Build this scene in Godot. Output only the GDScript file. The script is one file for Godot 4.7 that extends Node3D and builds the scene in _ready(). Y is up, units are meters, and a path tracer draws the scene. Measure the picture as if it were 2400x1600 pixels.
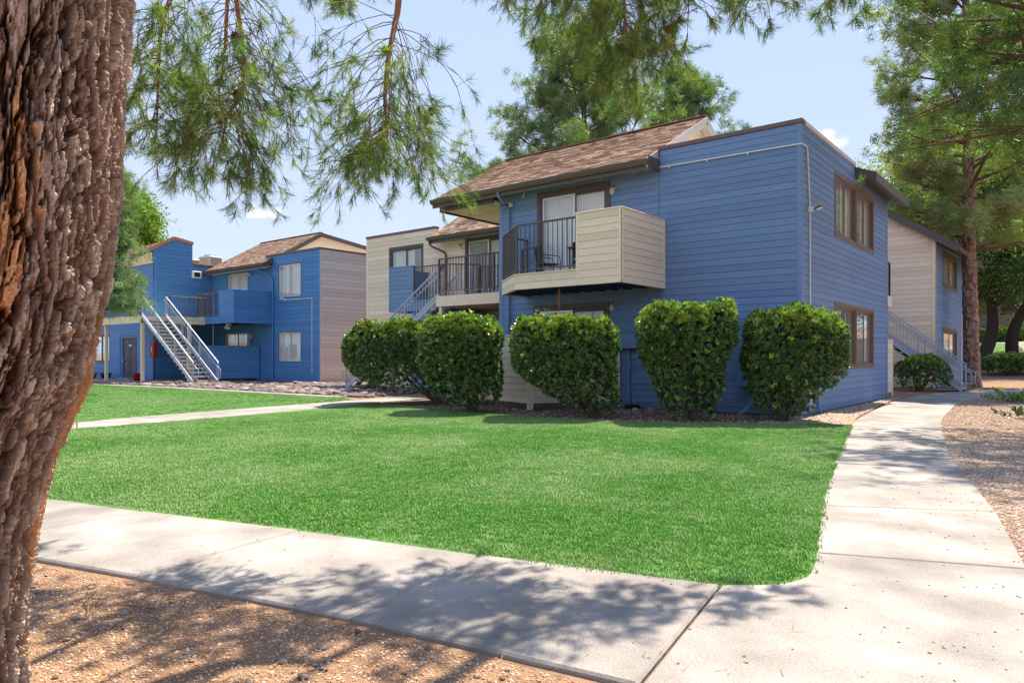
extends Node3D
# Axes: the blue block's front wall lies in z = 0, its near corner is the origin, y is up, metres.

const CAM := Vector3(4.962, 1.35, 16.386)
const YAW := 38.973
const UP := Vector3.UP

# ------------------------------------------------------------------ mesh collector
class MB:
	var v := PackedVector3Array()
	var n := PackedVector3Array()
	var c := PackedColorArray()
	var ix := PackedInt32Array()
	var col := Color.WHITE
	var t := Transform3D()
	func tri(a: Vector3, b: Vector3, d: Vector3) -> void:
		var A := t * a
		var B := t * b
		var D := t * d
		var nn := (B - A).cross(D - A).normalized()
		var k := v.size()
		v.append(A); v.append(B); v.append(D)
		for i in 3:
			n.append(nn)
			c.append(col)
		ix.append(k); ix.append(k + 2); ix.append(k + 1)
	func quad(a: Vector3, b: Vector3, d: Vector3, e: Vector3) -> void:
		var A := t * a
		var B := t * b
		var D := t * d
		var E := t * e
		var nn := (D - A).cross(E - B).normalized()
		var k := v.size()
		v.append(A); v.append(B); v.append(D); v.append(E)
		for i in 4:
			n.append(nn)
			c.append(col)
		ix.append(k); ix.append(k + 2); ix.append(k + 1)
		ix.append(k); ix.append(k + 3); ix.append(k + 2)
	func oquad(a: Vector3, b: Vector3, d: Vector3, e: Vector3, o: Vector3) -> void:
		if (d - a).cross(e - b).dot((a + b + d + e) / 4.0 - o) < 0.0:
			quad(a, e, d, b)
		else:
			quad(a, b, d, e)
	func otri(a: Vector3, b: Vector3, d: Vector3, o: Vector3) -> void:
		if (b - a).cross(d - a).dot((a + b + d) / 3.0 - o) < 0.0:
			tri(a, d, b)
		else:
			tri(a, b, d)
	func box(p: Vector3, q: Vector3) -> void:
		var a := Vector3(minf(p.x, q.x), minf(p.y, q.y), minf(p.z, q.z))
		var b := Vector3(maxf(p.x, q.x), maxf(p.y, q.y), maxf(p.z, q.z))
		quad(Vector3(a.x, a.y, b.z), Vector3(b.x, a.y, b.z), Vector3(b.x, b.y, b.z), Vector3(a.x, b.y, b.z))
		quad(Vector3(b.x, a.y, a.z), Vector3(a.x, a.y, a.z), Vector3(a.x, b.y, a.z), Vector3(b.x, b.y, a.z))
		quad(Vector3(b.x, a.y, b.z), Vector3(b.x, a.y, a.z), Vector3(b.x, b.y, a.z), Vector3(b.x, b.y, b.z))
		quad(Vector3(a.x, a.y, a.z), Vector3(a.x, a.y, b.z), Vector3(a.x, b.y, b.z), Vector3(a.x, b.y, a.z))
		quad(Vector3(a.x, b.y, b.z), Vector3(b.x, b.y, b.z), Vector3(b.x, b.y, a.z), Vector3(a.x, b.y, a.z))
		quad(Vector3(a.x, a.y, a.z), Vector3(b.x, a.y, a.z), Vector3(b.x, a.y, b.z), Vector3(a.x, a.y, b.z))
	func cbox(p: Vector3, q: Vector3, ch := 0.006) -> void:
		var o := (p + q) / 2.0
		var h := ((q - p) / 2.0).abs()
		var r := minf(ch, minf(h.x, minf(h.y, h.z)) * 0.45)
		for ax in 3:
			var b1 := (ax + 1) % 3
			var b2 := (ax + 2) % 3
			for s in [-1.0, 1.0]:
				var f := []
				for k in [[-1, -1], [1, -1], [1, 1], [-1, 1]]:
					var w := Vector3()
					w[ax] = s * h[ax]
					w[b1] = k[0] * (h[b1] - r)
					w[b2] = k[1] * (h[b2] - r)
					f.append(o + w)
				oquad(f[0], f[1], f[2], f[3], o)
				for s2 in [-1.0, 1.0]:
					var e := []
					for k in [-1.0, 1.0]:
						var w := Vector3()
						w[ax] = k * (h[ax] - r)
						w[b1] = s * h[b1]
						w[b2] = s2 * (h[b2] - r)
						e.append(o + w)
					for k in [1.0, -1.0]:
						var w := Vector3()
						w[ax] = k * (h[ax] - r)
						w[b1] = s * (h[b1] - r)
						w[b2] = s2 * h[b2]
						e.append(o + w)
					oquad(e[0], e[1], e[2], e[3], o)
		for sx in [-1.0, 1.0]:
			for sy in [-1.0, 1.0]:
				for sz in [-1.0, 1.0]:
					otri(o + Vector3(sx * h.x, sy * (h.y - r), sz * (h.z - r)), o + Vector3(sx * (h.x - r), sy * h.y, sz * (h.z - r)), o + Vector3(sx * (h.x - r), sy * (h.y - r), sz * h.z), o)
	func beam(a: Vector3, b: Vector3, w: float, h: float, ch := 0.0, up := Vector3.UP) -> void:   # bar from a to b
		var z := (b - a).normalized()
		if absf(z.dot(up)) > 0.99:
			up = Vector3.BACK
		var x := up.cross(z).normalized()
		var y := z.cross(x)
		var keep := t
		t = t * Transform3D(Basis(x, y, z), a)
		if ch > 0.0:
			cbox(Vector3(-w / 2, -h / 2, 0), Vector3(w / 2, h / 2, a.distance_to(b)), ch)
		else:
			box(Vector3(-w / 2, -h / 2, 0), Vector3(w / 2, h / 2, a.distance_to(b)))
		t = keep
	func tube(path: Array, radii: Array, seg: int, cap := true) -> void:
		var k := v.size()
		var m := path.size()
		var side := Vector3.ZERO
		for i in m:
			var d: Vector3 = (path[mini(i + 1, m - 1)] - path[maxi(i - 1, 0)]).normalized()
			if side == Vector3.ZERO:
				side = d.cross(Vector3.UP if absf(d.y) < 0.9 else Vector3.RIGHT).normalized()
			side = (side - d * side.dot(d)).normalized()
			var oth := d.cross(side)
			for j in seg:
				var a := TAU * j / seg
				var w := side * cos(a) + oth * sin(a)
				v.append(t * (path[i] + w * radii[i]))
				n.append(t.basis * w)
				c.append(col)
		for i in m - 1:
			for j in seg:
				var a := k + i * seg + j
				var b := k + i * seg + (j + 1) % seg
				ix.append_array([a, a + seg, b, b, a + seg, b + seg])
		if cap:
			for e in [0, m - 1]:
				var s := k + int(e) * seg
				for j in range(1, seg - 1):
					if e == 0:
						ix.append_array([s, s + j, s + j + 1])
					else:
						ix.append_array([s, s + j + 1, s + j])
	func prism(poly: PackedVector2Array, z0: float, z1: float) -> void:   # counter-clockwise outline in x, y
		var m := poly.size()
		var q := Geometry2D.triangulate_polygon(poly)
		for i in range(0, q.size(), 3):
			var a := poly[q[i]]
			var b := poly[q[i + 1]]
			var d := poly[q[i + 2]]
			if (b - a).cross(d - a) < 0.0:
				var s := b
				b = d
				d = s
			tri(Vector3(a.x, a.y, z1), Vector3(b.x, b.y, z1), Vector3(d.x, d.y, z1))
			tri(Vector3(a.x, a.y, z0), Vector3(d.x, d.y, z0), Vector3(b.x, b.y, z0))
		for i in m:
			var a := poly[i]
			var b := poly[(i + 1) % m]
			quad(Vector3(a.x, a.y, z0), Vector3(b.x, b.y, z0), Vector3(b.x, b.y, z1), Vector3(a.x, a.y, z1))
	func lathe(prof: Array, seg: int) -> void:   # profile of Vector2(radius, y), bottom to top, round local y
		var k := v.size()
		var m := prof.size()
		for i in m:
			var d: Vector2 = prof[mini(i + 1, m - 1)] - prof[maxi(i - 1, 0)]
			for j in seg:
				var a := TAU * j / seg
				v.append(t * Vector3(cos(a) * prof[i].x, prof[i].y, sin(a) * prof[i].x))
				n.append((t.basis * Vector3(cos(a) * d.y, -d.x, sin(a) * d.y)).normalized())
				c.append(col)
		for i in m - 1:
			for j in seg:
				var a := k + i * seg + j
				var b := k + i * seg + (j + 1) % seg
				ix.append_array([a, b, a + seg, b, b + seg, a + seg])
	func mesh() -> ArrayMesh:
		var a := []
		a.resize(Mesh.ARRAY_MAX)
		a[Mesh.ARRAY_VERTEX] = v
		a[Mesh.ARRAY_NORMAL] = n
		a[Mesh.ARRAY_COLOR] = c
		a[Mesh.ARRAY_INDEX] = ix
		var m := ArrayMesh.new()
		m.add_surface_from_arrays(Mesh.PRIMITIVE_TRIANGLES, a)
		return m

# ------------------------------------------------------------------ nodes
func obj(called: String, mb: MB, m: Material, parent: Node = self) -> MeshInstance3D:
	var o := MeshInstance3D.new()
	o.name = called
	o.mesh = mb.mesh()
	o.material_override = m
	parent.add_child(o, true)
	return o

func thing(called: String, label: String, category: String, group := "", at := Vector3.ZERO) -> Node3D:
	var o := Node3D.new()
	o.name = called
	o.position = at
	add_child(o, true)
	tag(o, label, category, group)
	return o

func tag(o: Node, label: String, category: String, group := "") -> void:
	o.set_meta("label", label)
	o.set_meta("category", category)
	if group:
		o.set_meta("group", group)

func part(called: String, parent: Node) -> Node3D:
	var o := Node3D.new()
	o.name = called
	parent.add_child(o, true)
	return o

func struct(o: Node, label: String) -> Node:
	o.set_meta("kind", "structure")
	o.set_meta("label", label)
	return o

func many(called: String, mesh: Mesh, m: Material, tr: Array, cols: Array, parent: Node = self) -> MultiMeshInstance3D:
	var mm := MultiMesh.new()
	mm.transform_format = MultiMesh.TRANSFORM_3D
	mm.use_colors = cols.size() > 0
	mm.mesh = mesh
	mm.instance_count = tr.size()
	for i in tr.size():
		mm.set_instance_transform(i, tr[i])
		if cols.size():
			mm.set_instance_color(i, cols[i])
	var o := MultiMeshInstance3D.new()
	o.name = called
	o.multimesh = mm
	o.material_override = m
	o.set_meta("kind", "stuff")
	parent.add_child(o, true)
	return o

# a point by metres to the right of the camera, height, metres ahead
func at(right: float, h: float, ahead: float) -> Vector3:
	return Vector3(CAM.x + right * 0.7775 - ahead * 0.629, h, CAM.z - right * 0.629 - ahead * 0.7775)

# ------------------------------------------------------------------ materials
var M := {}
var tex := {}

func noise_tex(key: String, freq: float, lo: float, hi: float, kind := FastNoiseLite.TYPE_SIMPLEX_SMOOTH, octaves := 4, normal := false, strength := 4.0) -> Texture2D:
	if tex.has(key):
		return tex[key]
	var f := FastNoiseLite.new()
	f.seed = key.hash() % 10000
	f.noise_type = kind
	f.frequency = freq
	f.fractal_octaves = octaves
	var x := NoiseTexture2D.new()
	x.width = 512
	x.height = 512
	x.seamless = true
	x.noise = f
	x.generate_mipmaps = false
	if normal:
		x.as_normal_map = true
		x.bump_strength = strength
	else:
		var g := Gradient.new()
		g.set_color(0, Color(lo, lo, lo))
		g.set_color(1, Color(hi, hi, hi))
		x.color_ramp = g
	tex[key] = x
	return x

func mat(key: String, r: float, g: float, b: float, rough := 0.8, o := {}) -> StandardMaterial3D:
	var m := StandardMaterial3D.new()
	m.resource_name = key
	m.albedo_color = Color(r, g, b).linear_to_srgb()
	m.roughness = rough
	m.metallic_specular = o.get("spec", 0.4)
	m.vertex_color_use_as_albedo = o.get("vc", false)
	if o.has("tex") or o.has("nrm"):
		m.uv1_triplanar = true
		m.uv1_world_triplanar = true
		m.uv1_scale = o.get("scale", Vector3.ONE)
		if o.has("tex"):
			m.albedo_texture = o.tex
		if o.has("nrm"):
			m.normal_enabled = true
			m.normal_texture = o.nrm
			m.normal_scale = o.get("ns", 1.0)
	if o.has("tex2"):
		m.detail_enabled = true
		m.detail_blend_mode = BaseMaterial3D.BLEND_MODE_MUL
		m.detail_albedo = o.tex2
		m.detail_uv_layer = BaseMaterial3D.DETAIL_UV_2
		m.uv2_triplanar = true
		m.uv2_world_triplanar = true
		m.uv2_scale = o.get("scale2", Vector3.ONE)
	m.metallic = o.get("metal", 0.0)
	if o.has("back"):
		m.backlight_enabled = true
		m.backlight = o.back
	M[key] = m
	return m

func materials() -> void:
	var mott := noise_tex("mottle", 0.012, 0.84, 1.0)
	var speck := noise_tex("speck", 0.09, 0.72, 1.0, FastNoiseLite.TYPE_SIMPLEX_SMOOTH, 3)
	var grain := noise_tex("grain", 0.03, 0, 1, FastNoiseLite.TYPE_SIMPLEX_SMOOTH, 4, true, 3.0)
	var rough_n := noise_tex("roughn", 0.06, 0, 1, FastNoiseLite.TYPE_SIMPLEX_SMOOTH, 4, true, 5.0)
	var gravel_n := noise_tex("graveln", 0.055, 0, 1, FastNoiseLite.TYPE_CELLULAR, 2, true, 8.0)
	var paint := noise_tex("paint", 0.012, 0.94, 1.0)
	var wood := {"tex": paint, "scale": Vector3(0.35, 1.6, 0.35), "nrm": grain, "ns": 0.15}
	for k in 3:
		var f: float = [0.93, 1.0, 1.07][k]
		mat("blue%d" % k, 0.162 * f, 0.262 * f, 0.45 * f, 0.55, wood)
		mat("cobalt%d" % k, 0.078 * f, 0.225 * f, 0.49 * f, 0.55, wood)
		mat("tan%d" % k, 0.87 * f, 0.70 * f, 0.525 * f, 0.6, wood)
		mat("greige%d" % k, 0.62 * f, 0.56 * f, 0.53 * f, 0.6, wood)
	mat("blue_dark", 0.04, 0.07, 0.15, 0.6)
	mat("cream", 0.90, 0.74, 0.44, 0.6, {"tex": mott, "scale": Vector3.ONE * 0.4})
	mat("bronze", 0.105, 0.085, 0.075, 0.45)
	mat("cap", 0.17, 0.105, 0.10, 0.5)
	mat("trim_copper", 0.42, 0.20, 0.13, 0.6)
	mat("window_brown", 0.17, 0.12, 0.085, 0.5)
	mat("rail_brown", 0.105, 0.085, 0.072, 0.45)
	mat("rail_grey", 0.40, 0.44, 0.52, 0.35, {"metal": 0.2})
	mat("alu", 0.62, 0.62, 0.64, 0.35, {"metal": 0.4})
	mat("white", 0.78, 0.76, 0.72, 0.5)
	mat("blind", 0.78, 0.76, 0.73, 0.7, {"back": Color(0.3, 0.3, 0.3)})
	mat("curtain_dark", 0.22, 0.21, 0.20, 0.8)
	mat("room", 0.12, 0.11, 0.10, 0.9)
	mat("brass", 0.55, 0.36, 0.14, 0.3, {"metal": 0.8})
	mat("shingle", 1, 1, 1, 0.9, {"vc": true, "tex": speck, "scale": Vector3.ONE * 1.5, "nrm": rough_n, "ns": 0.6})
	mat("flashing", 0.62, 0.58, 0.54, 0.5)
	mat("door", 0.075, 0.078, 0.105, 0.5)
	mat("red", 0.30, 0.012, 0.022, 0.45)
	mat("terracotta", 0.42, 0.13, 0.07, 0.8)
	mat("black", 0.02, 0.02, 0.022, 0.5)
	mat("ac", 0.36, 0.33, 0.30, 0.5)
	mat("yellow", 0.75, 0.6, 0.03, 0.6)
	mat("tread", 0.60, 0.53, 0.45, 0.8, {"tex": speck, "scale": Vector3.ONE * 1.2})
	var conc := {"tex": noise_tex("stain", 0.010, 0.70, 1.0, FastNoiseLite.TYPE_SIMPLEX_SMOOTH, 5), "scale": Vector3.ONE * 0.22, "tex2": speck, "scale2": Vector3.ONE * 1.4, "nrm": rough_n, "ns": 0.12}
	for k in 3:
		var f: float = [0.94, 1.0, 1.05][k]
		mat("concrete%d" % k, 0.56 * f, 0.50 * f, 0.455 * f, 0.85, conc)
	mat("soil", 0.47, 0.28, 0.17, 0.95, {"tex": speck, "scale": Vector3.ONE * 1.7, "tex2": mott, "scale2": Vector3.ONE * 0.21, "nrm": gravel_n, "ns": 1.2})
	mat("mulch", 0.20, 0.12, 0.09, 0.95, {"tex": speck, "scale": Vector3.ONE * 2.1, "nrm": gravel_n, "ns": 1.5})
	mat("turf", 0.12, 0.27, 0.05, 0.95, {"tex": mott, "scale": Vector3.ONE * 0.3, "tex2": speck, "scale2": Vector3.ONE * 2.0})
	mat("grass", 1, 1, 1, 0.6, {"vc": true, "back": Color(0.4, 0.6, 0.15)})
	mat("chip", 1, 1, 1, 0.9, {"vc": true})
	mat("stone", 1, 1, 1, 0.8, {"vc": true, "tex": mott, "scale": Vector3.ONE * 2.0, "nrm": rough_n, "ns": 0.5})
	mat("bark_near", 1, 1, 1, 0.88, {"vc": true, "tex": speck, "scale": Vector3(2.2, 1.2, 2.2), "nrm": rough_n, "ns": 0.5, "spec": 0.3})
	mat("bark_red", 0.30, 0.165, 0.11, 0.9, {"tex": noise_tex("barkstripe", 0.03, 0.45, 1.0), "scale": Vector3(2.0, 0.7, 2.0), "nrm": rough_n, "ns": 1.0})
	mat("bark_dark", 0.075, 0.055, 0.045, 0.9, {"tex": mott, "scale": Vector3.ONE * 2.0, "nrm": rough_n, "ns": 1.0})
	mat("twig", 0.17, 0.10, 0.065, 0.85)
	mat("branch", 0.33, 0.17, 0.10, 0.85, {"tex": mott, "scale": Vector3.ONE * 3.0})
	mat("needle", 1, 1, 1, 0.5, {"vc": true, "back": Color(0.75, 0.9, 0.3)})
	mat("leaf", 1, 1, 1, 0.27, {"vc": true, "back": Color(0.4, 0.6, 0.1), "spec": 0.6})
	mat("cone", 0.22, 0.10, 0.065, 0.85)
	mat("stem", 0.14, 0.09, 0.06, 0.9)
	var g := mat("glass", 0.85, 0.9, 0.92, 0.02)
	g.transparency = BaseMaterial3D.TRANSPARENCY_ALPHA
	g.albedo_color.a = 0.12
	g.metallic_specular = 0.9
	var gl := mat("globe", 0.9, 0.92, 0.92, 0.05)
	gl.transparency = BaseMaterial3D.TRANSPARENCY_ALPHA
	gl.albedo_color.a = 0.3

# ------------------------------------------------------------------ building pieces
# a wall's frame: x along the wall (left to right seen from outside), y up, z out of the wall
func frame(org: Vector3, u: Vector3) -> Transform3D:
	return Transform3D(Basis(u, UP, u.cross(UP)), org)

func board_piece(f: Transform3D, u0: float, u1: float, y0: float, y1: float, m: Material, parent: Node) -> void:
	if u1 - u0 < 0.015 or y1 - y0 < 0.012:
		return
	var b := MB.new()
	b.t = f
	var s := [[0.001, y0], [0.017, y0], [0.0185, y0 + 0.005], [0.010, y1 - 0.003], [0.007, y1], [0.001, y1]]
	var lo := []
	var hi := []
	for q in s:
		lo.append(Vector3(u0, q[1], q[0]))
		hi.append(Vector3(u1, q[1], q[0]))
	for i in 5:
		b.quad(lo[i], hi[i], hi[i + 1], lo[i + 1])
	for e in [lo, hi]:
		var o := Vector3((u0 + u1) / 2, (y0 + y1) / 2, 0.008)
		b.oquad(e[0], e[1], e[2], e[3], o)
		b.oquad(e[0], e[3], e[4], e[5], o)
	obj("board", b, m, parent)

var rng := RandomNumberGenerator.new()

func boards(f: Transform3D, L: float, y0: float, y1: float, pitch: float, holes: Array, key: String, parent: Node, top := []) -> void:
	var k := 0
	while y0 + k * pitch < y1 - 0.03:
		var ya := y0 + k * pitch
		var yb := minf(ya + pitch, y1) - 0.006
		k += 1
		var a := 0.0
		var b := L
		if top.size():                          # [height, left end, right end], from the bottom up
			var r := Vector2(top[-1][1], top[-1][2])
			for i in range(top.size() - 2, -1, -1):
				if yb <= top[i + 1][0]:
					var w := clampf((yb - top[i][0]) / (top[i + 1][0] - top[i][0]), 0.0, 1.0)
					r = Vector2(lerpf(top[i][1], top[i + 1][1], w), lerpf(top[i][2], top[i + 1][2], w))
			a = maxf(a, r.x)
			b = minf(b, r.y)
			if b - a < 0.05:
				continue
		var spans := [[a, b]]
		for h in holes:
			if h[2] >= yb or h[3] <= ya:
				continue
			var nx := []
			for s in spans:
				if h[1] <= s[0] or h[0] >= s[1]:
					nx.append(s)
					continue
				if h[0] > s[0]:
					nx.append([s[0], h[0]])
				if h[1] < s[1]:
					nx.append([h[1], s[1]])
				var m: Material = M["%s%d" % [key, rng.randi() % 3]]
				if h[3] < yb - 0.02:
					board_piece(f, maxf(h[0], s[0]), minf(h[1], s[1]), h[3], yb, m, parent)
				if h[2] > ya + 0.02:
					board_piece(f, maxf(h[0], s[0]), minf(h[1], s[1]), ya, h[2], m, parent)
			spans = nx
		for s in spans:
			var x0: float = s[0]
			var x1: float = s[1]
			var m: Material = M["%s%d" % [key, rng.randi() % 3]]
			if x1 - x0 > 4.2 and pitch < 0.3:
				var cut := x0 + (x1 - x0) * rng.randf_range(0.3, 0.7)
				board_piece(f, x0, cut - 0.0015, ya, yb, m, parent)
				board_piece(f, cut + 0.0015, x1, ya, yb, M["%s%d" % [key, rng.randi() % 3]], parent)
			else:
				board_piece(f, x0, x1, ya, yb, m, parent)

func slab_with_holes(f: Transform3D, L: float, y0: float, y1: float, holes: Array, thick: float, m: Material, parent: Node, called := "backing") -> void:
	var b := MB.new()
	b.t = f
	var us := [0.0, L]
	var ys := [y0, y1]
	for h in holes:
		us.append_array([h[0], h[1]])
		ys.append_array([h[2], h[3]])
	us.sort()
	ys.sort()
	for i in us.size() - 1:
		for j in ys.size() - 1:
			if us[i + 1] - us[i] < 0.001 or ys[j + 1] - ys[j] < 0.001:
				continue
			var cu: float = (us[i] + us[i + 1]) / 2
			var cy: float = (ys[j] + ys[j + 1]) / 2
			if cy < y0 or cy > y1:
				continue
			var inside := false
			for h in holes:
				if cu > h[0] and cu < h[1] and cy > h[2] and cy < h[3]:
					inside = true
			if not inside:
				b.box(Vector3(us[i], ys[j], -thick), Vector3(us[i + 1], ys[j + 1], 0))
	obj(called, b, m, parent)

func wall(building: Node, f: Transform3D, L: float, y0: float, y1: float, pitch: float, holes: Array, key: String, thick := 0.16) -> Node3D:
	var w := part("wall", building)
	slab_with_holes(f, L, y0 - 0.12, y1, holes, thick, M[key + "0"], w)
	boards(f, L, y0, y1, pitch, holes, key, w)
	return w

func trim_ring(f: Transform3D, u0: float, u1: float, y0: float, y1: float, w: float, z0: float, z1: float, m: Material, parent: Node, called := "trim", bottom := true) -> void:
	var b := MB.new()
	b.t = f
	b.cbox(Vector3(u0 - w, y1, z0), Vector3(u1 + w, y1 + w, z1), 0.004)
	if bottom:
		b.cbox(Vector3(u0 - w, y0 - w, z0), Vector3(u1 + w, y0, z1), 0.004)
	b.cbox(Vector3(u0 - w, y0, z0), Vector3(u0, y1, z1 - 0.002), 0.004)
	b.cbox(Vector3(u1, y0, z0), Vector3(u1 + w, y1, z1 - 0.002), 0.004)
	obj(called, b, m, parent)

# a sliding window or glass door: trim, frame, two sashes with panes, blinds, a dark room behind
func window(building: Node, f: Transform3D, u0: float, u1: float, y0: float, y1: float, o := {}) -> Node3D:
	var w := part(o.get("called", "window"), building)
	trim_ring(f, u0, u1, y0, y1, o.get("trim_w", 0.09), 0.002, 0.034, o.get("trim", M.bronze), w, "trim", not o.get("door", false))
	var fr: Material = o.get("frame", M.bronze)
	var b := MB.new()
	b.t = f
	var t := 0.045
	b.box(Vector3(u0, y0, -0.10), Vector3(u1, y0 + t, 0.01))
	b.box(Vector3(u0, y1 - t, -0.10), Vector3(u1, y1, 0.01))
	b.box(Vector3(u0, y0 + t, -0.10), Vector3(u0 + t, y1 - t, 0.01))
	b.box(Vector3(u1 - t, y0 + t, -0.10), Vector3(u1, y1 - t, 0.01))
	obj("frame", b, fr, w)
	var mid := u0 + (u1 - u0) * float(o.get("split", 0.5))
	var spans := [[u0 + t, mid + 0.02, -0.025], [mid - 0.02, u1 - t, -0.06]]
	for k in 2:
		var s: Array = spans[k]
		var sm := MB.new()
		sm.t = f
		var sw: float = o.get("sash_w", 0.04)
		sm.box(Vector3(s[0], y0 + t, s[2] - 0.015), Vector3(s[0] + sw, y1 - t, s[2] + 0.015))
		sm.box(Vector3(s[1] - sw, y0 + t, s[2] - 0.015), Vector3(s[1], y1 - t, s[2] + 0.015))
		sm.box(Vector3(s[0] + sw, y0 + t, s[2] - 0.015), Vector3(s[1] - sw, y0 + t + sw, s[2] + 0.015))
		sm.box(Vector3(s[0] + sw, y1 - t - sw, s[2] - 0.015), Vector3(s[1] - sw, y1 - t, s[2] + 0.015))
		obj("sash", sm, o.get("sash%d" % k, o.get("sash", fr)), w)
		var pm := MB.new()
		pm.t = f
		pm.box(Vector3(s[0] + sw, y0 + t + sw, s[2] - 0.003), Vector3(s[1] - sw, y1 - t - sw, s[2] + 0.003))
		obj("pane", pm, M.glass, w)
		var bl := MB.new()                     # hanging slats, or a drawn curtain
		bl.t = f
		var x: float = s[0] + 0.01
		var open: float = o.get("open%d" % k, 0.0)
		while x < s[1] - 0.02:
			if rng.randf() >= open:
				var tw := rng.randf_range(0.005, 0.013)
				bl.quad(Vector3(x, y0 + 0.08, -0.13 - tw), Vector3(x + 0.086, y0 + 0.08, -0.13 + tw), Vector3(x + 0.086, y1 - 0.05, -0.13 + tw), Vector3(x, y1 - 0.05, -0.13 - tw))
			x += 0.082
		if bl.v.size():
			obj("blind", bl, o.get("blind%d" % k, M.blind), w)
	var rm := MB.new()
	rm.t = f
	rm.box(Vector3(u0 - 0.02, y0 - 0.02, -1.4), Vector3(u1 + 0.02, y1 + 0.02, -1.35))
	obj("room", rm, M.room, w)
	return w

func beam_obj(called: String, a: Vector3, b: Vector3, w: float, h: float, m: Material, parent: Node, ch := 0.004) -> MeshInstance3D:
	var x := MB.new()
	x.beam(a, b, w, h, ch)
	return obj(called, x, m, parent)

# shingled slope: o lower left corner, u along the eave, s up the slope
func shingles(roof: Node, o: Vector3, u: Vector3, s: Vector3, L: float, S: float, singles: int, palette: Array, ex := 0.14) -> void:
	var nn := u.cross(s)
	var rest := MB.new()
	var done := 0
	var row := 0
	while row * ex < S - 0.02:
		var x := -rng.randf() * 0.3
		while x < L:
			var w := rng.randf_range(0.16, 0.40)
			var x0 := maxf(x, 0.0)
			var x1 := minf(x + w - 0.006, L)
			x += w
			if x1 - x0 < 0.02:
				continue
			var tone: Color = palette[rng.randi() % palette.size()]
			tone = tone * rng.randf_range(0.85, 1.12)
			var b := rest
			if done < singles:
				b = MB.new()
			b.col = tone
			var th := rng.randf_range(0.020, 0.032)
			var y0 := row * ex - rng.randf_range(0.0, 0.012)
			var y1 := minf(y0 + ex + 0.03, S + 0.01)
			var pts := []
			for q in [[x0, y0, 0.0], [x1, y0, 0.0], [x1, y1, 0.0], [x0, y1, 0.0], [x0, y0, th], [x1, y0, th], [x1, y1, 0.003], [x0, y1, 0.003]]:
				pts.append(o + u * q[0] + s * q[1] + nn * (q[2] + 0.001))
			b.quad(pts[4], pts[5], pts[6], pts[7])
			b.quad(pts[0], pts[1], pts[5], pts[4])
			b.quad(pts[3], pts[0], pts[4], pts[7])
			b.quad(pts[1], pts[2], pts[6], pts[5])
			if done < singles:
				obj("shingle", b, M.shingle, roof)
				done += 1
		row += 1
	if rest.v.size():
		obj("shingles", rest, M.shingle, roof).set_meta("kind", "stuff")

# gable roof with its ridge along x
func gable_roof(building: Node, x0: float, x1: float, ze: float, ye: float, zr: float, yr: float, singles: int, palette: Array, edge: Material = null, zcut := 0.0, ycut := 0.0) -> Node3D:
	var roof := part("roof", building)
	var s := Vector3(0, yr - ye, zr - ze)
	var S := s.length()
	s = s.normalized()
	var b := MB.new()
	var nn := Vector3(0, s.z, -s.y) * -1.0
	if nn.y < 0:
		nn = -nn
	var zb := 2 * zr - ze
	var A0 := Vector3(x0, ye, ze); var A1 := Vector3(x1, ye, ze)
	var R0 := Vector3(x0, yr, zr); var R1 := Vector3(x1, yr, zr)
	var yb := ye
	if ycut > 0.0:
		zb = zcut
		yb = ycut
	var B0 := Vector3(x0, yb, zb); var B1 := Vector3(x1, yb, zb)
	var dn := Vector3(0, -0.13, 0)
	b.quad(A0, A1, R1, R0)
	b.quad(B1, B0, R0, R1)
	b.quad(A1 + dn, A0 + dn, R0 + dn, R1 + dn)
	b.quad(B0 + dn, B1 + dn, R1 + dn, R0 + dn)
	b.quad(A0 + dn, A1 + dn, A1, A0)
	b.quad(B1 + dn, B0 + dn, B0, B1)
	for q in [[A0, R0, B0], [A1, R1, B1]]:
		b.quad(q[0] + dn, q[0], q[1], q[1] + dn)
		b.quad(q[1] + dn, q[1], q[2], q[2] + dn)
	obj("deck", b, edge if edge else M.greige1, roof)
	shingles(roof, A0 + nn * 0.002, Vector3.RIGHT, s, x1 - x0, S, singles, palette)
	var back := MB.new()
	back.col = palette[0]
	back.quad(B1 + nn * 0.0 + UP * 0.015, B0 + UP * 0.015, R0 + UP * 0.015, R1 + UP * 0.015)
	obj("back_slope", back, M.shingle, roof)
	var rc := MB.new()
	rc.col = palette[1]
	rc.beam(R0 + UP * 0.025, R1 + UP * 0.025, 0.22, 0.03)
	obj("ridge_cap", rc, M.shingle, roof)
	return roof

func gutter(roof: Node, x0: float, x1: float, z: float, y: float) -> void:
	var b := MB.new()
	b.t = Transform3D(Basis(Vector3(0, 0, 1), UP, Vector3(-1, 0, 0)), Vector3(x1, 0, z))
	b.prism(PackedVector2Array([Vector2(0.005, y - 0.12), Vector2(0.075, y - 0.12), Vector2(0.115, y - 0.045), Vector2(0.125, y - 0.005), Vector2(0.125, y + 0.012), Vector2(0.11, y + 0.012), Vector2(0.105, y - 0.03), Vector2(0.005, y - 0.04)]), 0.0, x1 - x0)
	obj("gutter", b, M.bronze, roof)
	beam_obj("fascia", Vector3(x0, y - 0.11, z - 0.03), Vector3(x1, y - 0.11, z - 0.03), 0.04, 0.24, M.bronze, roof)

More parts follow.
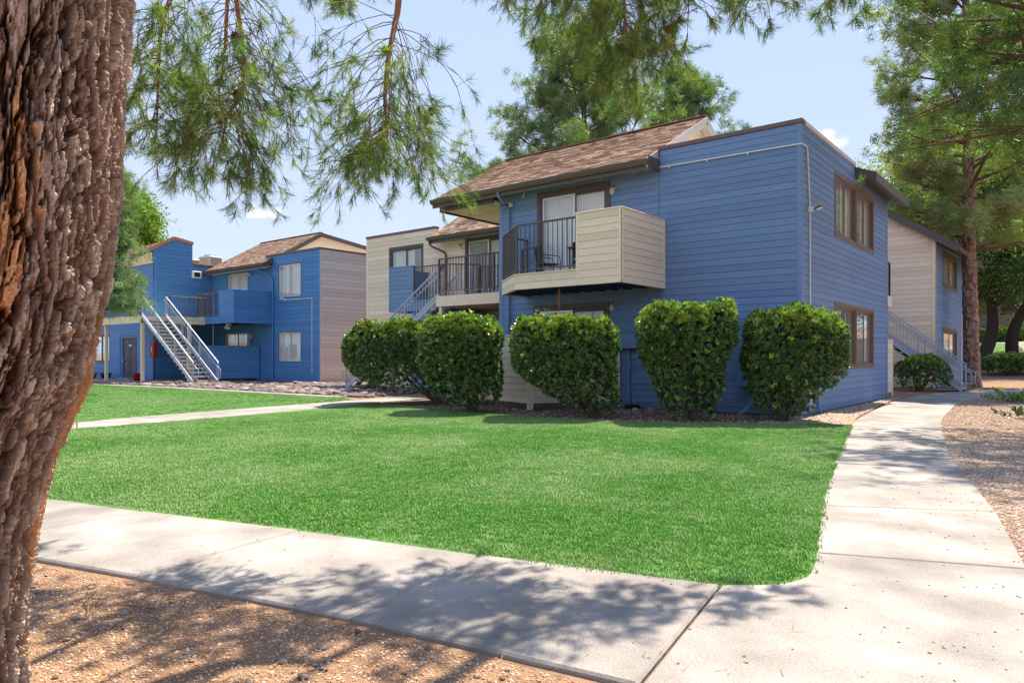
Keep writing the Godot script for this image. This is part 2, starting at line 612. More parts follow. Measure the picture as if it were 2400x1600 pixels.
# railing run from a to b (at floor height): posts, rails, balusters each a piece
func railing(p: Node, a: Vector3, b: Vector3, lo: float, hi: float, m: Material, first := true, last := true, gap := 0.135, pw := 0.05) -> void:
	var L := a.distance_to(b)
	var d := (b - a) / L
	var flat := Vector2(b.x - a.x, b.z - a.z).length()
	beam_obj("top_rail", a + UP * hi, b + UP * hi, 0.055, 0.045, m, p)
	beam_obj("bottom_rail", a + UP * lo, b + UP * lo, 0.04, 0.035, m, p)
	var np := maxi(1, roundi(flat / 1.5))
	for i in np + 1:
		if (i == 0 and not first) or (i == np and not last):
			continue
		var q := a + d * (L * i / np)
		beam_obj("post", q + UP * (lo - 0.12), q + UP * (hi + 0.0), pw, pw, m, p)
	var n := roundi(flat / gap)
	for i in range(1, n):
		var q := a + d * (L * i / n)
		var x := MB.new()
		x.box(q + Vector3(-0.009, lo, -0.009), q + Vector3(0.009, hi, 0.009))
		obj("baluster", x, m, p)

# balcony on points left to right as seen from outside; kinds: "solid", "rail" or ""
func balcony(building: Node, pts: Array, kinds: Array, key: String, rail: Material, under: Material) -> Node3D:
	var p := part("balcony", building)
	var poly := PackedVector2Array()
	for q in pts:
		poly.append(Vector2(q.x, -q.y))
	var b := MB.new()
	b.t = Transform3D(Basis(Vector3.RIGHT, Vector3(0, 0, -1), Vector3.UP), Vector3.ZERO)
	if Geometry2D.is_polygon_clockwise(poly):
		poly.reverse()
	b.prism(poly, 3.22, 3.36)
	obj("deck", b, under, p)
	var zmin := 1e9
	var xs := [1e9, -1e9]
	for q in pts:
		zmin = minf(zmin, q.y)
		xs = [minf(xs[0], q.x), maxf(xs[1], q.x)]
	var x: float = xs[0] + 0.2
	while x < xs[1]:
		var zf := zmin
		for i in pts.size() - 1:
			var lo: float = minf(pts[i].x, pts[i + 1].x)
			var hi: float = maxf(pts[i].x, pts[i + 1].x)
			if x > lo and x < hi:
				zf = maxf(zf, lerpf(pts[i].y, pts[i + 1].y, (x - pts[i].x) / (pts[i + 1].x - pts[i].x)))
		if zf - zmin > 0.3:
			beam_obj("joist", Vector3(x, 3.135, zmin + 0.03), Vector3(x, 3.135, zf - 0.09), 0.045, 0.165, under, p)
		x += 0.41
	for i in pts.size() - 1:
		if kinds[i] == "":
			continue
		var a := Vector3(pts[i].x, 0, pts[i].y)
		var e := Vector3(pts[i + 1].x, 0, pts[i + 1].y)
		var L := a.distance_to(e)
		var f := frame(a, (e - a) / L)
		var top := 4.74 if kinds[i] == "solid" else 3.40
		slab_with_holes(f, L, 3.03, top, [], 0.08, M[key + "0"], p)
		boards(f, L, 3.03, top, 0.172, [], key, p)
		var cb := MB.new()
		cb.t = f
		cb.cbox(Vector3(-0.02, top, -0.10), Vector3(L + 0.02, top + 0.03, 0.03), 0.006)
		obj("cap", cb, M[key + "2"], p)
		if kinds[i] == "solid":
			for u in [0.0, L - 0.06]:
				var tb := MB.new()
				tb.t = f
				tb.cbox(Vector3(u, 3.03, 0.002), Vector3(u + 0.06, top - 0.002, 0.026), 0.004)
				obj("corner_trim", tb, M[key + "2"], p)
		else:
			railing(p, a - f.basis.z * 0.04, e - f.basis.z * 0.04, 3.52, 4.68, rail, true, i + 2 < pts.size(), 0.145)
	return p

# patio fence of boards on the ground
func fence_run(p: Node, pts: Array, y0: float, y1: float, key: String) -> void:
	for i in pts.size() - 1:
		var a := Vector3(pts[i].x, 0, pts[i].y)
		var e := Vector3(pts[i + 1].x, 0, pts[i + 1].y)
		var L := a.distance_to(e)
		var f := frame(a, (e - a) / L)
		slab_with_holes(f, L, y0, y1, [], 0.07, M[key + "0"], p)
		boards(f, L, y0, y1, 0.16, [], key, p)
		var cb := MB.new()
		cb.t = f
		cb.cbox(Vector3(-0.02, y1, -0.09), Vector3(L + 0.02, y1 + 0.035, 0.035), 0.006)
		obj("cap", cb, M[key + "2"], p)
		for u in [0.0, L - 0.09]:
			var tb := MB.new()
			tb.t = f
			tb.cbox(Vector3(u, 0.0, 0.002), Vector3(u + 0.09, y1 - 0.002, 0.028), 0.004)
			obj("corner_post", tb, M[key + "2"], p)

# outside stair from a landing at top going down along dir
func stair(label: String, top: Vector3, dir: Vector3, side: Vector3, run: float, rise: float, width: float, rail: Material) -> Node3D:
	var st := thing("staircase", label, "staircase", "outside metal stairs of the apartment blocks")
	var n := roundi(rise / 0.185)
	var foot := top + dir * run - UP * rise
	for i in n:
		var q := top + dir * (run * (i + 0.5) / n) - UP * (rise * (i + 1.0) / n)
		if i == n - 1:
			q.y = foot.y + 0.1
		var b := MB.new()
		b.cbox(q + side * 0.03 - dir * 0.145 - UP * 0.055, q + side * (width - 0.03) + dir * 0.145, 0.008)
		obj("tread", b, M.tread, st)
	for k in 2:
		beam_obj("tread_carrier", top + side * (width * (0.22 + 0.56 * k)) - UP * 0.22, foot + side * (width * (0.22 + 0.56 * k)) - UP * 0.04, 0.05, 0.16, M.bark_dark, st)
		var o := side * (width * k)
		beam_obj("stringer", top + o - UP * 0.02, foot + o + UP * 0.06, 0.045, 0.13, rail, st)
		var hi := 1.02
		beam_obj("top_rail", top + o + UP * hi, foot + o + UP * hi, 0.05, 0.05, rail, st)
		beam_obj("bottom_rail", top + o + UP * 0.14, foot + o + UP * 0.14, 0.04, 0.035, rail, st)
		var os := o + side * (0.07 if k == 0 else -0.07)
		var hb := MB.new()
		hb.tube([top + os + UP * 0.86 - dir * 0.12, top + os + UP * 0.86, foot + os + UP * 0.86, foot + os + dir * 0.32 + UP * 0.70, foot + os + dir * 0.32 + UP * 0.28, foot + os + dir * 0.02 + UP * 0.28], [0.02, 0.02, 0.02, 0.02, 0.02, 0.02], 8)
		obj("handrail", hb, rail, st)
		for i in 4:
			var q := top.lerp(foot, i / 3.0) + o
			beam_obj("post", q + UP * (-0.1 if i < 3 else -0.05), q + UP * hi, 0.055, 0.055, rail, st)
		var nb := 33
		for i in range(1, nb):
			var q := top.lerp(foot, float(i) / nb) + o
			var x := MB.new()
			x.box(q + Vector3(-0.008, 0.14, -0.008), q + Vector3(0.008, hi, 0.008))
			obj("baluster", x, rail, st)
	return st

func wall_lamp(f: Transform3D, u: float, y: float, label: String) -> void:
	var p := f * Vector3(u, y, 0.02)
	var l := thing("wall_lamp", label, "lamp", "jar lamps beside the doors", p)
	var z := f.basis.z
	var b := MB.new()
	b.t = Transform3D(Basis(f.basis.x, z, -UP), Vector3.ZERO)
	b.lathe([Vector2(0.0, 0.0), Vector2(0.06, 0.0), Vector2(0.06, 0.012), Vector2(0.02, 0.03), Vector2(0.0, 0.03)], 14)
	b.t = Transform3D()
	b.tube([z * 0.02 + UP * 0.02, z * 0.07 + UP * 0.04, z * 0.10 + UP * 0.01], [0.014, 0.014, 0.014], 8)
	b.t = Transform3D(Basis(), z * 0.11 - UP * 0.04)
	b.lathe([Vector2(0.05, 0.0), Vector2(0.052, 0.02), Vector2(0.04, 0.045), Vector2(0.0, 0.05)], 14)
	obj("bracket", b, M.brass, l)
	var g := MB.new()
	g.t = Transform3D(Basis(), z * 0.11 - UP * 0.04)
	g.lathe([Vector2(0.0, -0.17), Vector2(0.04, -0.165), Vector2(0.065, -0.12), Vector2(0.068, -0.08), Vector2(0.048, 0.0)], 14)
	obj("globe", g, M.globe, l)

func floodlight(p: Vector3, out: Vector3, along: Vector3, label: String, m: Material) -> void:
	var l := thing("floodlight", label, "floodlight", "", p)
	var b := MB.new()
	b.box(-Vector3(0.045, 0.055, 0.045), Vector3(0.045, 0.055, 0.045))
	obj("junction_box", b, M.white, l)
	var h := MB.new()
	var c := out * 0.16 + along * 0.10 + UP * 0.03
	h.tube([Vector3.ZERO, c], [0.018, 0.018], 8)
	h.t = Transform3D(Basis(along, UP, along.cross(UP)).rotated(along, -0.35), c)
	h.cbox(Vector3(-0.10, -0.02, -0.08), Vector3(0.10, 0.035, 0.08), 0.012)
	obj("head", h, m, l)
	var g := MB.new()
	g.t = h.t
	g.box(Vector3(-0.085, -0.024, -0.065), Vector3(0.085, -0.019, 0.065))
	obj("lens", g, M.white, l)

func pipe(called: String, pts: Array, r: float, m: Material, parent: Node) -> void:
	# rounds the corners of the run
	var out := [pts[0]]
	for i in range(1, pts.size() - 1):
		var p: Vector3 = pts[i]
		var a: Vector3 = p + (pts[i - 1] - p).normalized() * minf(r * 3.0, p.distance_to(pts[i - 1]) * 0.45)
		var b: Vector3 = p + (pts[i + 1] - p).normalized() * minf(r * 3.0, p.distance_to(pts[i + 1]) * 0.45)
		for k in 5:
			var t := k / 4.0
			out.append(a.lerp(p, t).lerp(p.lerp(b, t), t))
	out.append(pts[-1])
	var rr := []
	for q in out:
		rr.append(r)
	var x := MB.new()
	x.tube(out, rr, 10)
	obj(called, x, m, parent)

# ------------------------------------------------------------------ buildings
var PAL := [Color(0.50, 0.32, 0.22), Color(0.39, 0.235, 0.16), Color(0.62, 0.42, 0.30), Color(0.28, 0.17, 0.12), Color(0.54, 0.36, 0.26)]

func main_block() -> void:
	var B := thing("apartment_block", "large slate blue two-storey apartment block with tan balcony behind the clipped hedges", "apartment building", "apartment blocks of the complex")
	var XL := -8.75
	var fF := frame(Vector3(XL, 0, 0), Vector3.RIGHT)
	# front: high parapet on the right, eave on the left
	var holes := [[1.53, 3.72, 3.40, 5.88], [1.41, 3.69, 0.15, 2.65]]
	var w := part("wall", B)
	slab_with_holes(fF, 5.29, 0.0, 6.12, holes, 0.16, M.blue0, w)
	boards(fF, 5.27, 0.14, 6.12, 0.16, holes, "blue", w)
	var fP := frame(Vector3(-3.46, 0, 0), Vector3.RIGHT)
	slab_with_holes(fP, 3.44, 0.0, 6.54, [], 0.16, M.blue0, w)
	boards(fP, 3.37, 0.14, 6.53, 0.16, [], "blue", w)
	# right side wall
	var fR := frame(Vector3(0, 0, 0), Vector3(0, 0, -1))
	var hr := [[2.76, 4.72, 4.44, 5.92], [4.86, 6.80, 4.44, 5.92], [2.76, 4.72, 1.08, 2.62], [4.86, 6.80, 1.08, 2.62]]
	var wr := part("wall", B)
	slab_with_holes(fR, 8.75, 0.0, 6.30, hr, 0.16, M.blue0, wr)
	boards(fR, 8.68, 0.14, 6.30, 0.16, hr, "blue", wr)
	var hp := MB.new()
	hp.t = fR
	hp.box(Vector3(0.0, 6.30, -0.16), Vector3(4.7, 6.54, 0.0))
	obj("parapet", hp, M.blue1, wr)
	boards(fR, 4.7, 6.30, 6.53, 0.16, [], "blue", wr)
	for k in 4:
		var h: Array = hr[k]
		window(B, fR, h[0], h[1], h[2], h[3], {"trim": M.window_brown, "frame": M.window_brown, "sash": M.window_brown, "open0": 0.15, "open1": 0.8 if k > 1 else 0.25, "blind0": M.curtain_dark, "sash_w": 0.05})
	for f in [[fF, 1.53, 3.72, 3.40, 5.88], [fF, 1.41, 3.69, 0.15, 2.65]]:
		window(B, f[0], f[1], f[2], f[3], f[4], {"called": "sliding_door", "door": true, "trim_w": 0.13, "sash0": M.alu, "sash1": M.bronze, "sash_w": 0.055, "split": 0.52, "open0": 0.03, "open1": 0.1})
	# corner boards, back and left walls, flat roof
	for q in [[fP, 3.37, 3.475, 6.53], [fR, -0.022, 0.07, 6.53], [fR, 8.68, 8.79, 6.30], [fF, -0.02, 0.12, 6.12]]:
		var c := MB.new()
		c.t = q[0]
		c.cbox(Vector3(q[1], 0.0, 0.002), Vector3(q[2], q[3], 0.026), 0.004)
		obj("corner_board", c, M.blue2, B)
	var rest := MB.new()
	rest.box(Vector3(XL, 0, -9.0), Vector3(XL + 0.16, 6.12, -0.17))
	rest.box(Vector3(XL, 0, -9.0), Vector3(-0.01, 6.3, -8.78))
	obj("back_walls", rest, M.blue1, B)
	var fl := MB.new()
	fl.box(Vector3(-3.45, 6.18, -4.68), Vector3(-0.18, 6.27, -0.18))
	fl.box(Vector3(XL + 0.17, 6.0, -8.7), Vector3(-0.18, 6.1, -0.18))
	fl.box(Vector3(XL + 0.17, 3.0, -8.7), Vector3(-0.18, 3.25, -0.18))
	obj("floors", fl, M.flashing, B)
	# parapet cap
	var cp := MB.new()
	cp.cbox(Vector3(-3.50, 6.54, -0.20), Vector3(0.045, 6.64, 0.045), 0.006)
	obj("parapet_cap", cp, M.cap, B)
	var cq := MB.new()
	cq.cbox(Vector3(-0.20, 6.541, -4.74), Vector3(0.043, 6.638, -0.205), 0.006)
	obj("parapet_cap", cq, M.flashing, B)
	var ret := MB.new()
	ret.box(Vector3(-3.46, 6.12, -4.7), Vector3(-3.32, 6.55, -0.21))
	ret.box(Vector3(-3.31, 6.12, -4.74), Vector3(-0.21, 6.55, -4.6))
	obj("parapet", ret, M.flashing, B)
	# gable roof over the left part
	var roof := gable_roof(B, -11.0, -3.52, 0.55, 6.24, -3.0, 8.20, 300, PAL)
	gutter(roof, -11.08, -3.46, 0.56, 6.20)
	var gb := MB.new()
	gb.t = Transform3D(Basis(Vector3(0, 0, -1), UP, Vector3.RIGHT), Vector3(-3.80, 0, 0.0))
	gb.prism(PackedVector2Array([Vector2(0.0, 6.1), Vector2(6.0, 6.1), Vector2(6.0, 6.3), Vector2(3.0, 7.96), Vector2(0.0, 6.3)]), -0.1, 0.0)
	obj("gable", gb, M.cream, B)
	for s in [[0.60, 6.24], [-6.60, 6.24]]:
		var a := Vector3(-3.53, s[1] - 0.13, s[0])
		var rk := MB.new()
		rk.beam(a, Vector3(-3.53, 8.07, -3.0), 0.045, 0.22, 0.004)
		obj("rake_board", rk, M.greige0, roof)
		var rk2 := MB.new()
		rk2.beam(Vector3(-11.02, s[1] - 0.12, s[0]), Vector3(-11.02, 8.08, -3.0), 0.04, 0.2, 0.004)
		obj("rake_board", rk2, M.bronze, roof)
	var sf := MB.new()
	sf.box(Vector3(-10.95, 5.93, -6.4), Vector3(-8.78, 5.99, 0.30))
	obj("porch_ceiling", sf, M.cream, B)
	var sf2 := MB.new()
	sf2.box(Vector3(-8.75, 6.121, 0.03), Vector3(-3.5, 6.15, 0.5))
	obj("soffit", sf2, M.bronze, B)
	for q in [[Vector3(-10.95, 5.97, 0.32), Vector3(-8.74, 5.97, 0.32)], [Vector3(-10.97, 5.97, 0.32), Vector3(-10.97, 5.97, -6.4)]]:
		beam_obj("porch_beam", q[0], q[1], 0.05, 0.2, M.bronze, B)
	var gl := MB.new()
	gl.t = Transform3D(Basis(Vector3(0, 0, -1), UP, Vector3.RIGHT), Vector3(-10.9, 0, 0.3))
	gl.prism(PackedVector2Array([Vector2(0.1, 6.0), Vector2(6.5, 6.0), Vector2(3.3, 7.98)]), 0.0, 0.05)
	obj("gable", gl, M.cream, B)
	# boxed eave end beside the parapet
	var eb := MB.new()
	eb.cbox(Vector3(-3.50, 6.0, 0.03), Vector3(-3.44, 6.30, 0.57), 0.006)
	obj("eave_return", eb, M.bronze, roof)
	# small roof along the side, over the back half
	var sh := part("side_roof", B)
	var sb := MB.new()
	sb.t = Transform3D(Basis(Vector3.RIGHT, UP, Vector3.BACK), Vector3.ZERO)
	sb.prism(PackedVector2Array([Vector2(0.50, 6.17), Vector2(0.52, 6.29), Vector2(-2.6, 7.60), Vector2(-2.6, 7.40)]), -9.2, -4.72)
	obj("deck", sb, M.bronze, sh)
	shingles(sh, Vector3(0.53, 6.292, -4.72), Vector3(0, 0, -1), Vector3(-0.9224, 0.3862, 0), 4.5, 3.3, 40, PAL)
	var fs := MB.new()
	fs.box(Vector3(0.45, 6.08, -9.22), Vector3(0.54, 6.285, -4.7))
	obj("fascia", fs, M.bronze, sh)
	var fe := MB.new()
	fe.prism(PackedVector2Array([Vector2(0.03, 6.24), Vector2(0.545, 6.06), Vector2(0.55, 6.30), Vector2(0.03, 6.515)]), -4.76, -4.715)
	obj("fascia", fe, M.bronze, sh)
	var sfx := MB.new()
	sfx.prism(PackedVector2Array([Vector2(0.03, 6.28), Vector2(0.45, 6.12), Vector2(0.45, 6.15), Vector2(0.03, 6.31)]), -9.2, -4.78)
	obj("soffit", sfx, M.bronze, sh)
	# balcony over fenced patio
	balcony(B, [Vector2(-7.75, 0.02), Vector2(-7.75, 1.10), Vector2(-6.45, 2.15), Vector2(-4.57, 2.15), Vector2(-3.33, 2.15), Vector2(-3.33, 0.02)], ["rail", "rail", "rail", "solid", "solid"], "tan", M.rail_brown, M.blue_dark)
	var fc := part("patio_fence", B)
	fence_run(fc, [Vector2(-8.9, 1.35), Vector2(-5.75, 2.45), Vector2(-4.6, 0.06)], 0.16, 1.84, "tan")
	# pipes, boxes
	pipe("conduit", [Vector3(-7.86, 5.95, 0.03), Vector3(-7.80, 6.17, 0.035), Vector3(0.04, 6.06, 0.045), Vector3(0.045, 6.06, -0.33), Vector3(0.045, 4.72, -0.53)], 0.016, M.white, B)
	pipe("conduit", [Vector3(0.045, 4.66, -0.53), Vector3(0.045, 0.1, -0.56)], 0.015, M.white, B)
	var rx := -7.2
	while rx < -0.3:
		var ck := MB.new()
		ck.cbox(Vector3(rx, lerpf(6.16, 6.06, (rx + 7.8) / 7.8) - 0.05, 0.018), Vector3(rx + 0.025, lerpf(6.16, 6.06, (rx + 7.8) / 7.8) + 0.02, 0.055), 0.003)
		obj("pipe_clip", ck, M.white, B)
		rx += 1.0
	pipe("downspout", [Vector3(-8.35, 6.10, 0.60), Vector3(-8.35, 5.95, 0.55), Vector3(-8.35, 5.72, 0.09), Vector3(-8.35, 0.08, 0.09)], 0.04, M.blue2, B)
	pipe("downspout", [Vector3(-4.32, 1.52, 0.07), Vector3(-4.32, 0.03, 0.07)], 0.035, M.blue2, B)
	pipe("drain_pipe", [Vector3(0.05, 0.55, -1.20), Vector3(0.05, 0.14, -1.20), Vector3(0.12, -0.03, -1.16)], 0.03, M.blue2, B)
	pipe("drain_pipe", [Vector3(-1.05, 0.66, 0.14), Vector3(-1.05, 0.25, 0.16), Vector3(-1.25, -0.04, 0.45)], 0.045, M.blue2, B)
	for q in [[-4.60, -4.03, 1.53, 1.94, 0.22], [-1.40, -0.35, 0.62, 1.70, 0.28]]:
		var e := MB.new()
		e.cbox(Vector3(q[0], q[2], 0.02), Vector3(q[1], q[3], q[4]), 0.012)
		e.cbox(Vector3(q[0] - 0.015, q[3], 0.02), Vector3(q[1] + 0.015, q[3] + 0.03, q[4] + 0.015), 0.006)
		obj("meter_box", e, M.blue1, B)
	# rear landing seen past the side wall
	var lp := part("rear_landing", B)
	beam_obj("fascia", Vector3(-2.5, 3.13, -10.05), Vector3(-0.15, 3.13, -10.05), 0.05, 0.36, M.tan1, lp)
	beam_obj("fascia", Vector3(-0.12, 3.13, -10.05), Vector3(-0.12, 3.13, -9.02), 0.05, 0.36, M.tan1, lp)
	var ld := MB.new()
	ld.box(Vector3(-2.5, 3.2, -10.0), Vector3(-0.15, 3.3, -9.02))
	obj("deck", ld, M.blue_dark, lp)
	railing(lp, Vector3(-0.16, 3.31, -9.08), Vector3(-0.16, 3.31, -10.0), 0.12, 1.12, M.rail_brown)
	railing(lp, Vector3(-0.16, 3.31, -10.0), Vector3(-2.4, 3.31, -10.0), 0.12, 1.12, M.rail_brown)
	var rf := part("patio_fence", B)
	fence_run(rf, [Vector2(-0.08, -9.02), Vector2(-0.08, -10.0)], 0.14, 1.84, "tan")
	# things on it
	wall_lamp(fF, 3.96, 5.80, "brass lamp with clear jar beside the upper sliding door of the large blue block")
	wall_lamp(fF, 3.96, 2.72, "brass lamp with frosted jar on the wall below the tan balcony")
	floodlight(Vector3(0.06, 4.69, -0.53), Vector3.RIGHT, Vector3(0, 0, -1), "bronze floodlight on the side wall of the large blue block near the corner", M.bronze)
	floodlight(Vector3(-8.25, 5.78, 0.12), Vector3(0, -0.4, 1), Vector3(-1, 0, 0), "floodlight under the eave at the left end of the large blue block", M.bronze)
	var wc := thing("wind_chime", "rusty wind chime hanging on a cord from the underside of the tan balcony", "wind chime", "", Vector3(-5.35, 3.06, 1.75))
	var cm := MB.new()
	cm.tube([Vector3.ZERO, Vector3(0, -0.85, 0)], [0.006, 0.005], 5)
	obj("cord", cm, M.branch, wc)
	for k in 5:
		var hm := MB.new()
		var an := TAU * k / 5
		hm.tube([Vector3(cos(an) * 0.02, -0.05, sin(an) * 0.02), Vector3(cos(an) * 0.025, -0.38 - 0.05 * k, sin(an) * 0.025)], [0.009, 0.009], 6)
		obj("chime_tube", hm, M.trim_copper, wc)
	# balcony furniture
	balcony_chair(Vector3(-6.35, 3.36, 0.85), 2.6, "black metal chair with curved arms on the tan balcony, nearer the railing corner")
	balcony_chair(Vector3(-5.30, 3.36, 0.75), 3.7, "black metal chair on the tan balcony, in front of the sliding door")
	var tb := thing("bistro_table", "small dark square table between the chairs on the tan balcony", "table", "", Vector3(-4.9, 3.36, 1.25))
	var tt := MB.new()
	tt.cbox(Vector3(-0.33, 0.68, -0.33), Vector3(0.33, 0.72, 0.33), 0.01)
	obj("table_top", tt, M.black, tb)
	for sx in [-0.28, 0.28]:
		for sz in [-0.28, 0.28]:
			beam_obj("leg", Vector3(sx, 0, sz), Vector3(sx, 0.68, sz), 0.03, 0.03, M.black, tb)
	var sp := thing("privacy_screen", "dark folding screen standing by the wall at the left end of the tan balcony", "screen", "", Vector3(-7.25, 3.36, 0.45))
	beam_obj("top_bar", Vector3(-0.3, 1.0, 0), Vector3(0.3, 1.0, 0.1), 0.06, 0.05, M.rail_brown, sp)
	beam_obj("leg", Vector3(-0.3, 0, 0), Vector3(-0.3, 1.0, 0), 0.05, 0.05, M.rail_brown, sp)
	beam_obj("leg", Vector3(0.3, 0, 0.1), Vector3(0.3, 1.0, 0.1), 0.05, 0.05, M.rail_brown, sp)

func balcony_chair(p: Vector3, turn: float, label: String) -> void:
	var c := thing("balcony_chair", label, "chair", "black chairs on the tan balcony", p)
	c.rotation.y = turn
	var s := MB.new()
	s.cbox(Vector3(-0.24, 0.42, -0.23), Vector3(0.24, 0.45, 0.23), 0.01)
	obj("seat", s, M.black, c)
	var b := MB.new()
	b.t = Transform3D(Basis(Vector3.RIGHT, -0.2), Vector3(0, 0.47, -0.22))
	b.cbox(Vector3(-0.23, 0.04, -0.012), Vector3(0.23, 0.45, 0.012), 0.01)
	obj("backrest", b, M.black, c)
	for sx in [-0.24, 0.24]:
		var a := MB.new()
		a.tube([Vector3(sx, 0, 0.24), Vector3(sx, 0.5, 0.26), Vector3(sx, 0.64, 0.22), Vector3(sx, 0.66, 0.0), Vector3(sx, 0.66, -0.27)], [0.013, 0.013, 0.013, 0.013, 0.013], 6)
		obj("arm", a, M.black, c)
		var l := MB.new()
		l.tube([Vector3(sx, 0, -0.28), Vector3(sx, 0.45, -0.22), Vector3(sx, 0.9, -0.31)], [0.013, 0.013, 0.013], 6)
		obj("leg", l, M.black, c)

func tan_wing() -> void:
	var B := thing("apartment_wing", "tan two-storey apartment wing with dark window and landing, behind the leftmost hedge", "apartment building", "apartment blocks of the complex")
	var Z := -4.26
	var X0 := -20.08
	var f := frame(Vector3(X0, 0, Z), Vector3.RIGHT)
	var hs := [[1.60, 3.50, 4.50, 5.90], [6.10, 8.25, 3.40, 5.86], [6.10, 8.25, 0.2, 2.6]]
	var w := part("wall", B)
	slab_with_holes(f, 11.3, 0.0, 6.12, hs, 0.16, M.tan0, w)
	boards(f, 11.3, 0.14, 6.12, 0.20, hs, "tan", w)
	var par := MB.new()
	par.t = f
	par.box(Vector3(0.0, 6.12, -0.16), Vector3(4.3, 6.54, 0.0))
	obj("parapet", par, M.tan0, w)
	boards(f, 4.3, 6.12, 6.53, 0.20, [], "tan", w)
	var c := MB.new()
	c.t = f
	c.cbox(Vector3(-0.03, 0.0, 0.002), Vector3(0.09, 6.53, 0.028), 0.004)
	obj("corner_board", c, M.tan2, B)
	var cp := MB.new()
	cp.cbox(Vector3(X0 - 0.05, 6.54, Z - 0.2), Vector3(-15.75, 6.64, Z + 0.045), 0.006)
	obj("parapet_cap", cp, M.cap, B)
	var rest := MB.new()
	rest.box(Vector3(X0, 0, -14), Vector3(X0 + 0.16, 6.54, Z - 0.17))
	rest.box(Vector3(X0, 6.0, -14), Vector3(-8.8, 6.1, Z - 0.18))
	rest.box(Vector3(X0, 0.0, -14.2), Vector3(-8.8, 6.1, -14.01))
	obj("back_walls", rest, M.greige1, B)
	window(B, f, 1.60, 3.50, 4.50, 5.90, {"trim_w": 0.11, "sash_w": 0.04, "open1": 0.1})
	window(B, f, 6.10, 8.25, 3.40, 5.86, {"called": "sliding_door", "door": true, "trim_w": 0.13, "sash0": M.alu, "sash_w": 0.06, "blind0": M.curtain_dark})
	window(B, f, 6.10, 8.25, 0.2, 2.6, {"called": "sliding_door", "door": true, "trim_w": 0.13})
	var roof := gable_roof(B, -15.55, -8.9, Z + 0.54, 6.10, -7.3, 8.32, 200, PAL)
	gutter(roof, -15.65, -8.95, Z + 0.55, 6.06)
	pipe("downspout", [Vector3(-15.52, 5.94, Z + 0.60), Vector3(-15.52, 5.75, Z + 0.56), Vector3(-15.12, 5.48, Z + 0.08), Vector3(-15.08, 5.08, Z + 0.08), Vector3(-15.6, 4.75, Z + 0.08), Vector3(-15.6, 0.1, Z + 0.08)], 0.04, M.bronze, B)
	var sf := MB.new()
	sf.box(Vector3(-15.5, 5.96, Z + 0.03), Vector3(-8.95, 5.985, Z + 0.5))
	obj("soffit", sf, M.cream, B)
	var gl := MB.new()
	gl.t = Transform3D(Basis(Vector3(0, 0, -1), UP, Vector3.RIGHT), Vector3(-15.4, 0, Z))
	gl.prism(PackedVector2Array([Vector2(0.0, 6.1), Vector2(6.0, 6.1), Vector2(6.0, 6.3), Vector2(3.04, 8.12), Vector2(0.0, 6.3)]), 0.0, 0.08)
	obj("gable", gl, M.cream, B)
	balcony(B, [Vector2(-16.25, Z + 0.02), Vector2(-16.25, -2.2), Vector2(-14.87, -2.2), Vector2(-13.2, -2.2), Vector2(-12.3, -3.1), Vector2(-12.3, Z + 0.02)], ["solid", "solid", "rail", "rail", ""], "blue", M.rail_brown, M.blue_dark)
	var fc := part("patio_fence", B)
	fence_run(fc, [Vector2(-15.9, Z + 0.04), Vector2(-14.9, -2.2), Vector2(-12.4, -2.4)], 0.14, 2.95, "blue")
	# landing between the wing and the large block
	var l := part("landing", B)
	var d := MB.new()
	d.box(Vector3(-12.62, 3.26, Z + 0.03), Vector3(-8.8, 3.36, -1.22))
	obj("deck", d, M.tan0, l)
	beam_obj("fascia", Vector3(-12.64, 3.22, -1.2), Vector3(-8.78, 3.22, -1.2), 0.05, 0.36, M.tan2, l)
	beam_obj("fascia", Vector3(-12.64, 3.22, -1.225), Vector3(-12.64, 3.22, Z + 0.03), 0.05, 0.36, M.tan2, l)
	for k in 8:
		beam_obj("joist", Vector3(-12.2 + k * 0.45, 3.16, -1.25), Vector3(-12.2 + k * 0.45, 3.16, Z + 0.03), 0.045, 0.19, M.tan1, l)
	for q in [Vector3(-12.5, 0, -1.3), Vector3(-10.6, 0, -2.7), Vector3(-9.1, 0, -1.3)]:
		beam_obj("post", q, q + UP * 3.04, 0.13, 0.13, M.tan1, l)
	railing(l, Vector3(-12.58, 3.37, -1.26), Vector3(-8.82, 3.37, -1.26), 0.20, 1.32, M.rail_brown, true, true, 0.135, 0.06)
	railing(l, Vector3(-12.3, 3.37, -3.0), Vector3(-9.0, 3.37, -3.6), 0.20, 1.2, M.rail_brown)
	wall_lamp(f, 5.78, 5.72, "brass lamp beside the upper sliding door of the tan wing")
	stair("grey metal staircase up to the tan wing, its foot hidden by the hedge", Vector3(-12.7, 3.36, -1.32), Vector3.LEFT, Vector3(0, 0, -1), 5.1, 3.36, 1.15, M.rail_grey)
	# air handler on the roof
	ac_unit(Vector3(-21.3, 6.30, -11.5), 0.0, "grey rooftop air conditioner behind the parapet beside the tan wing")

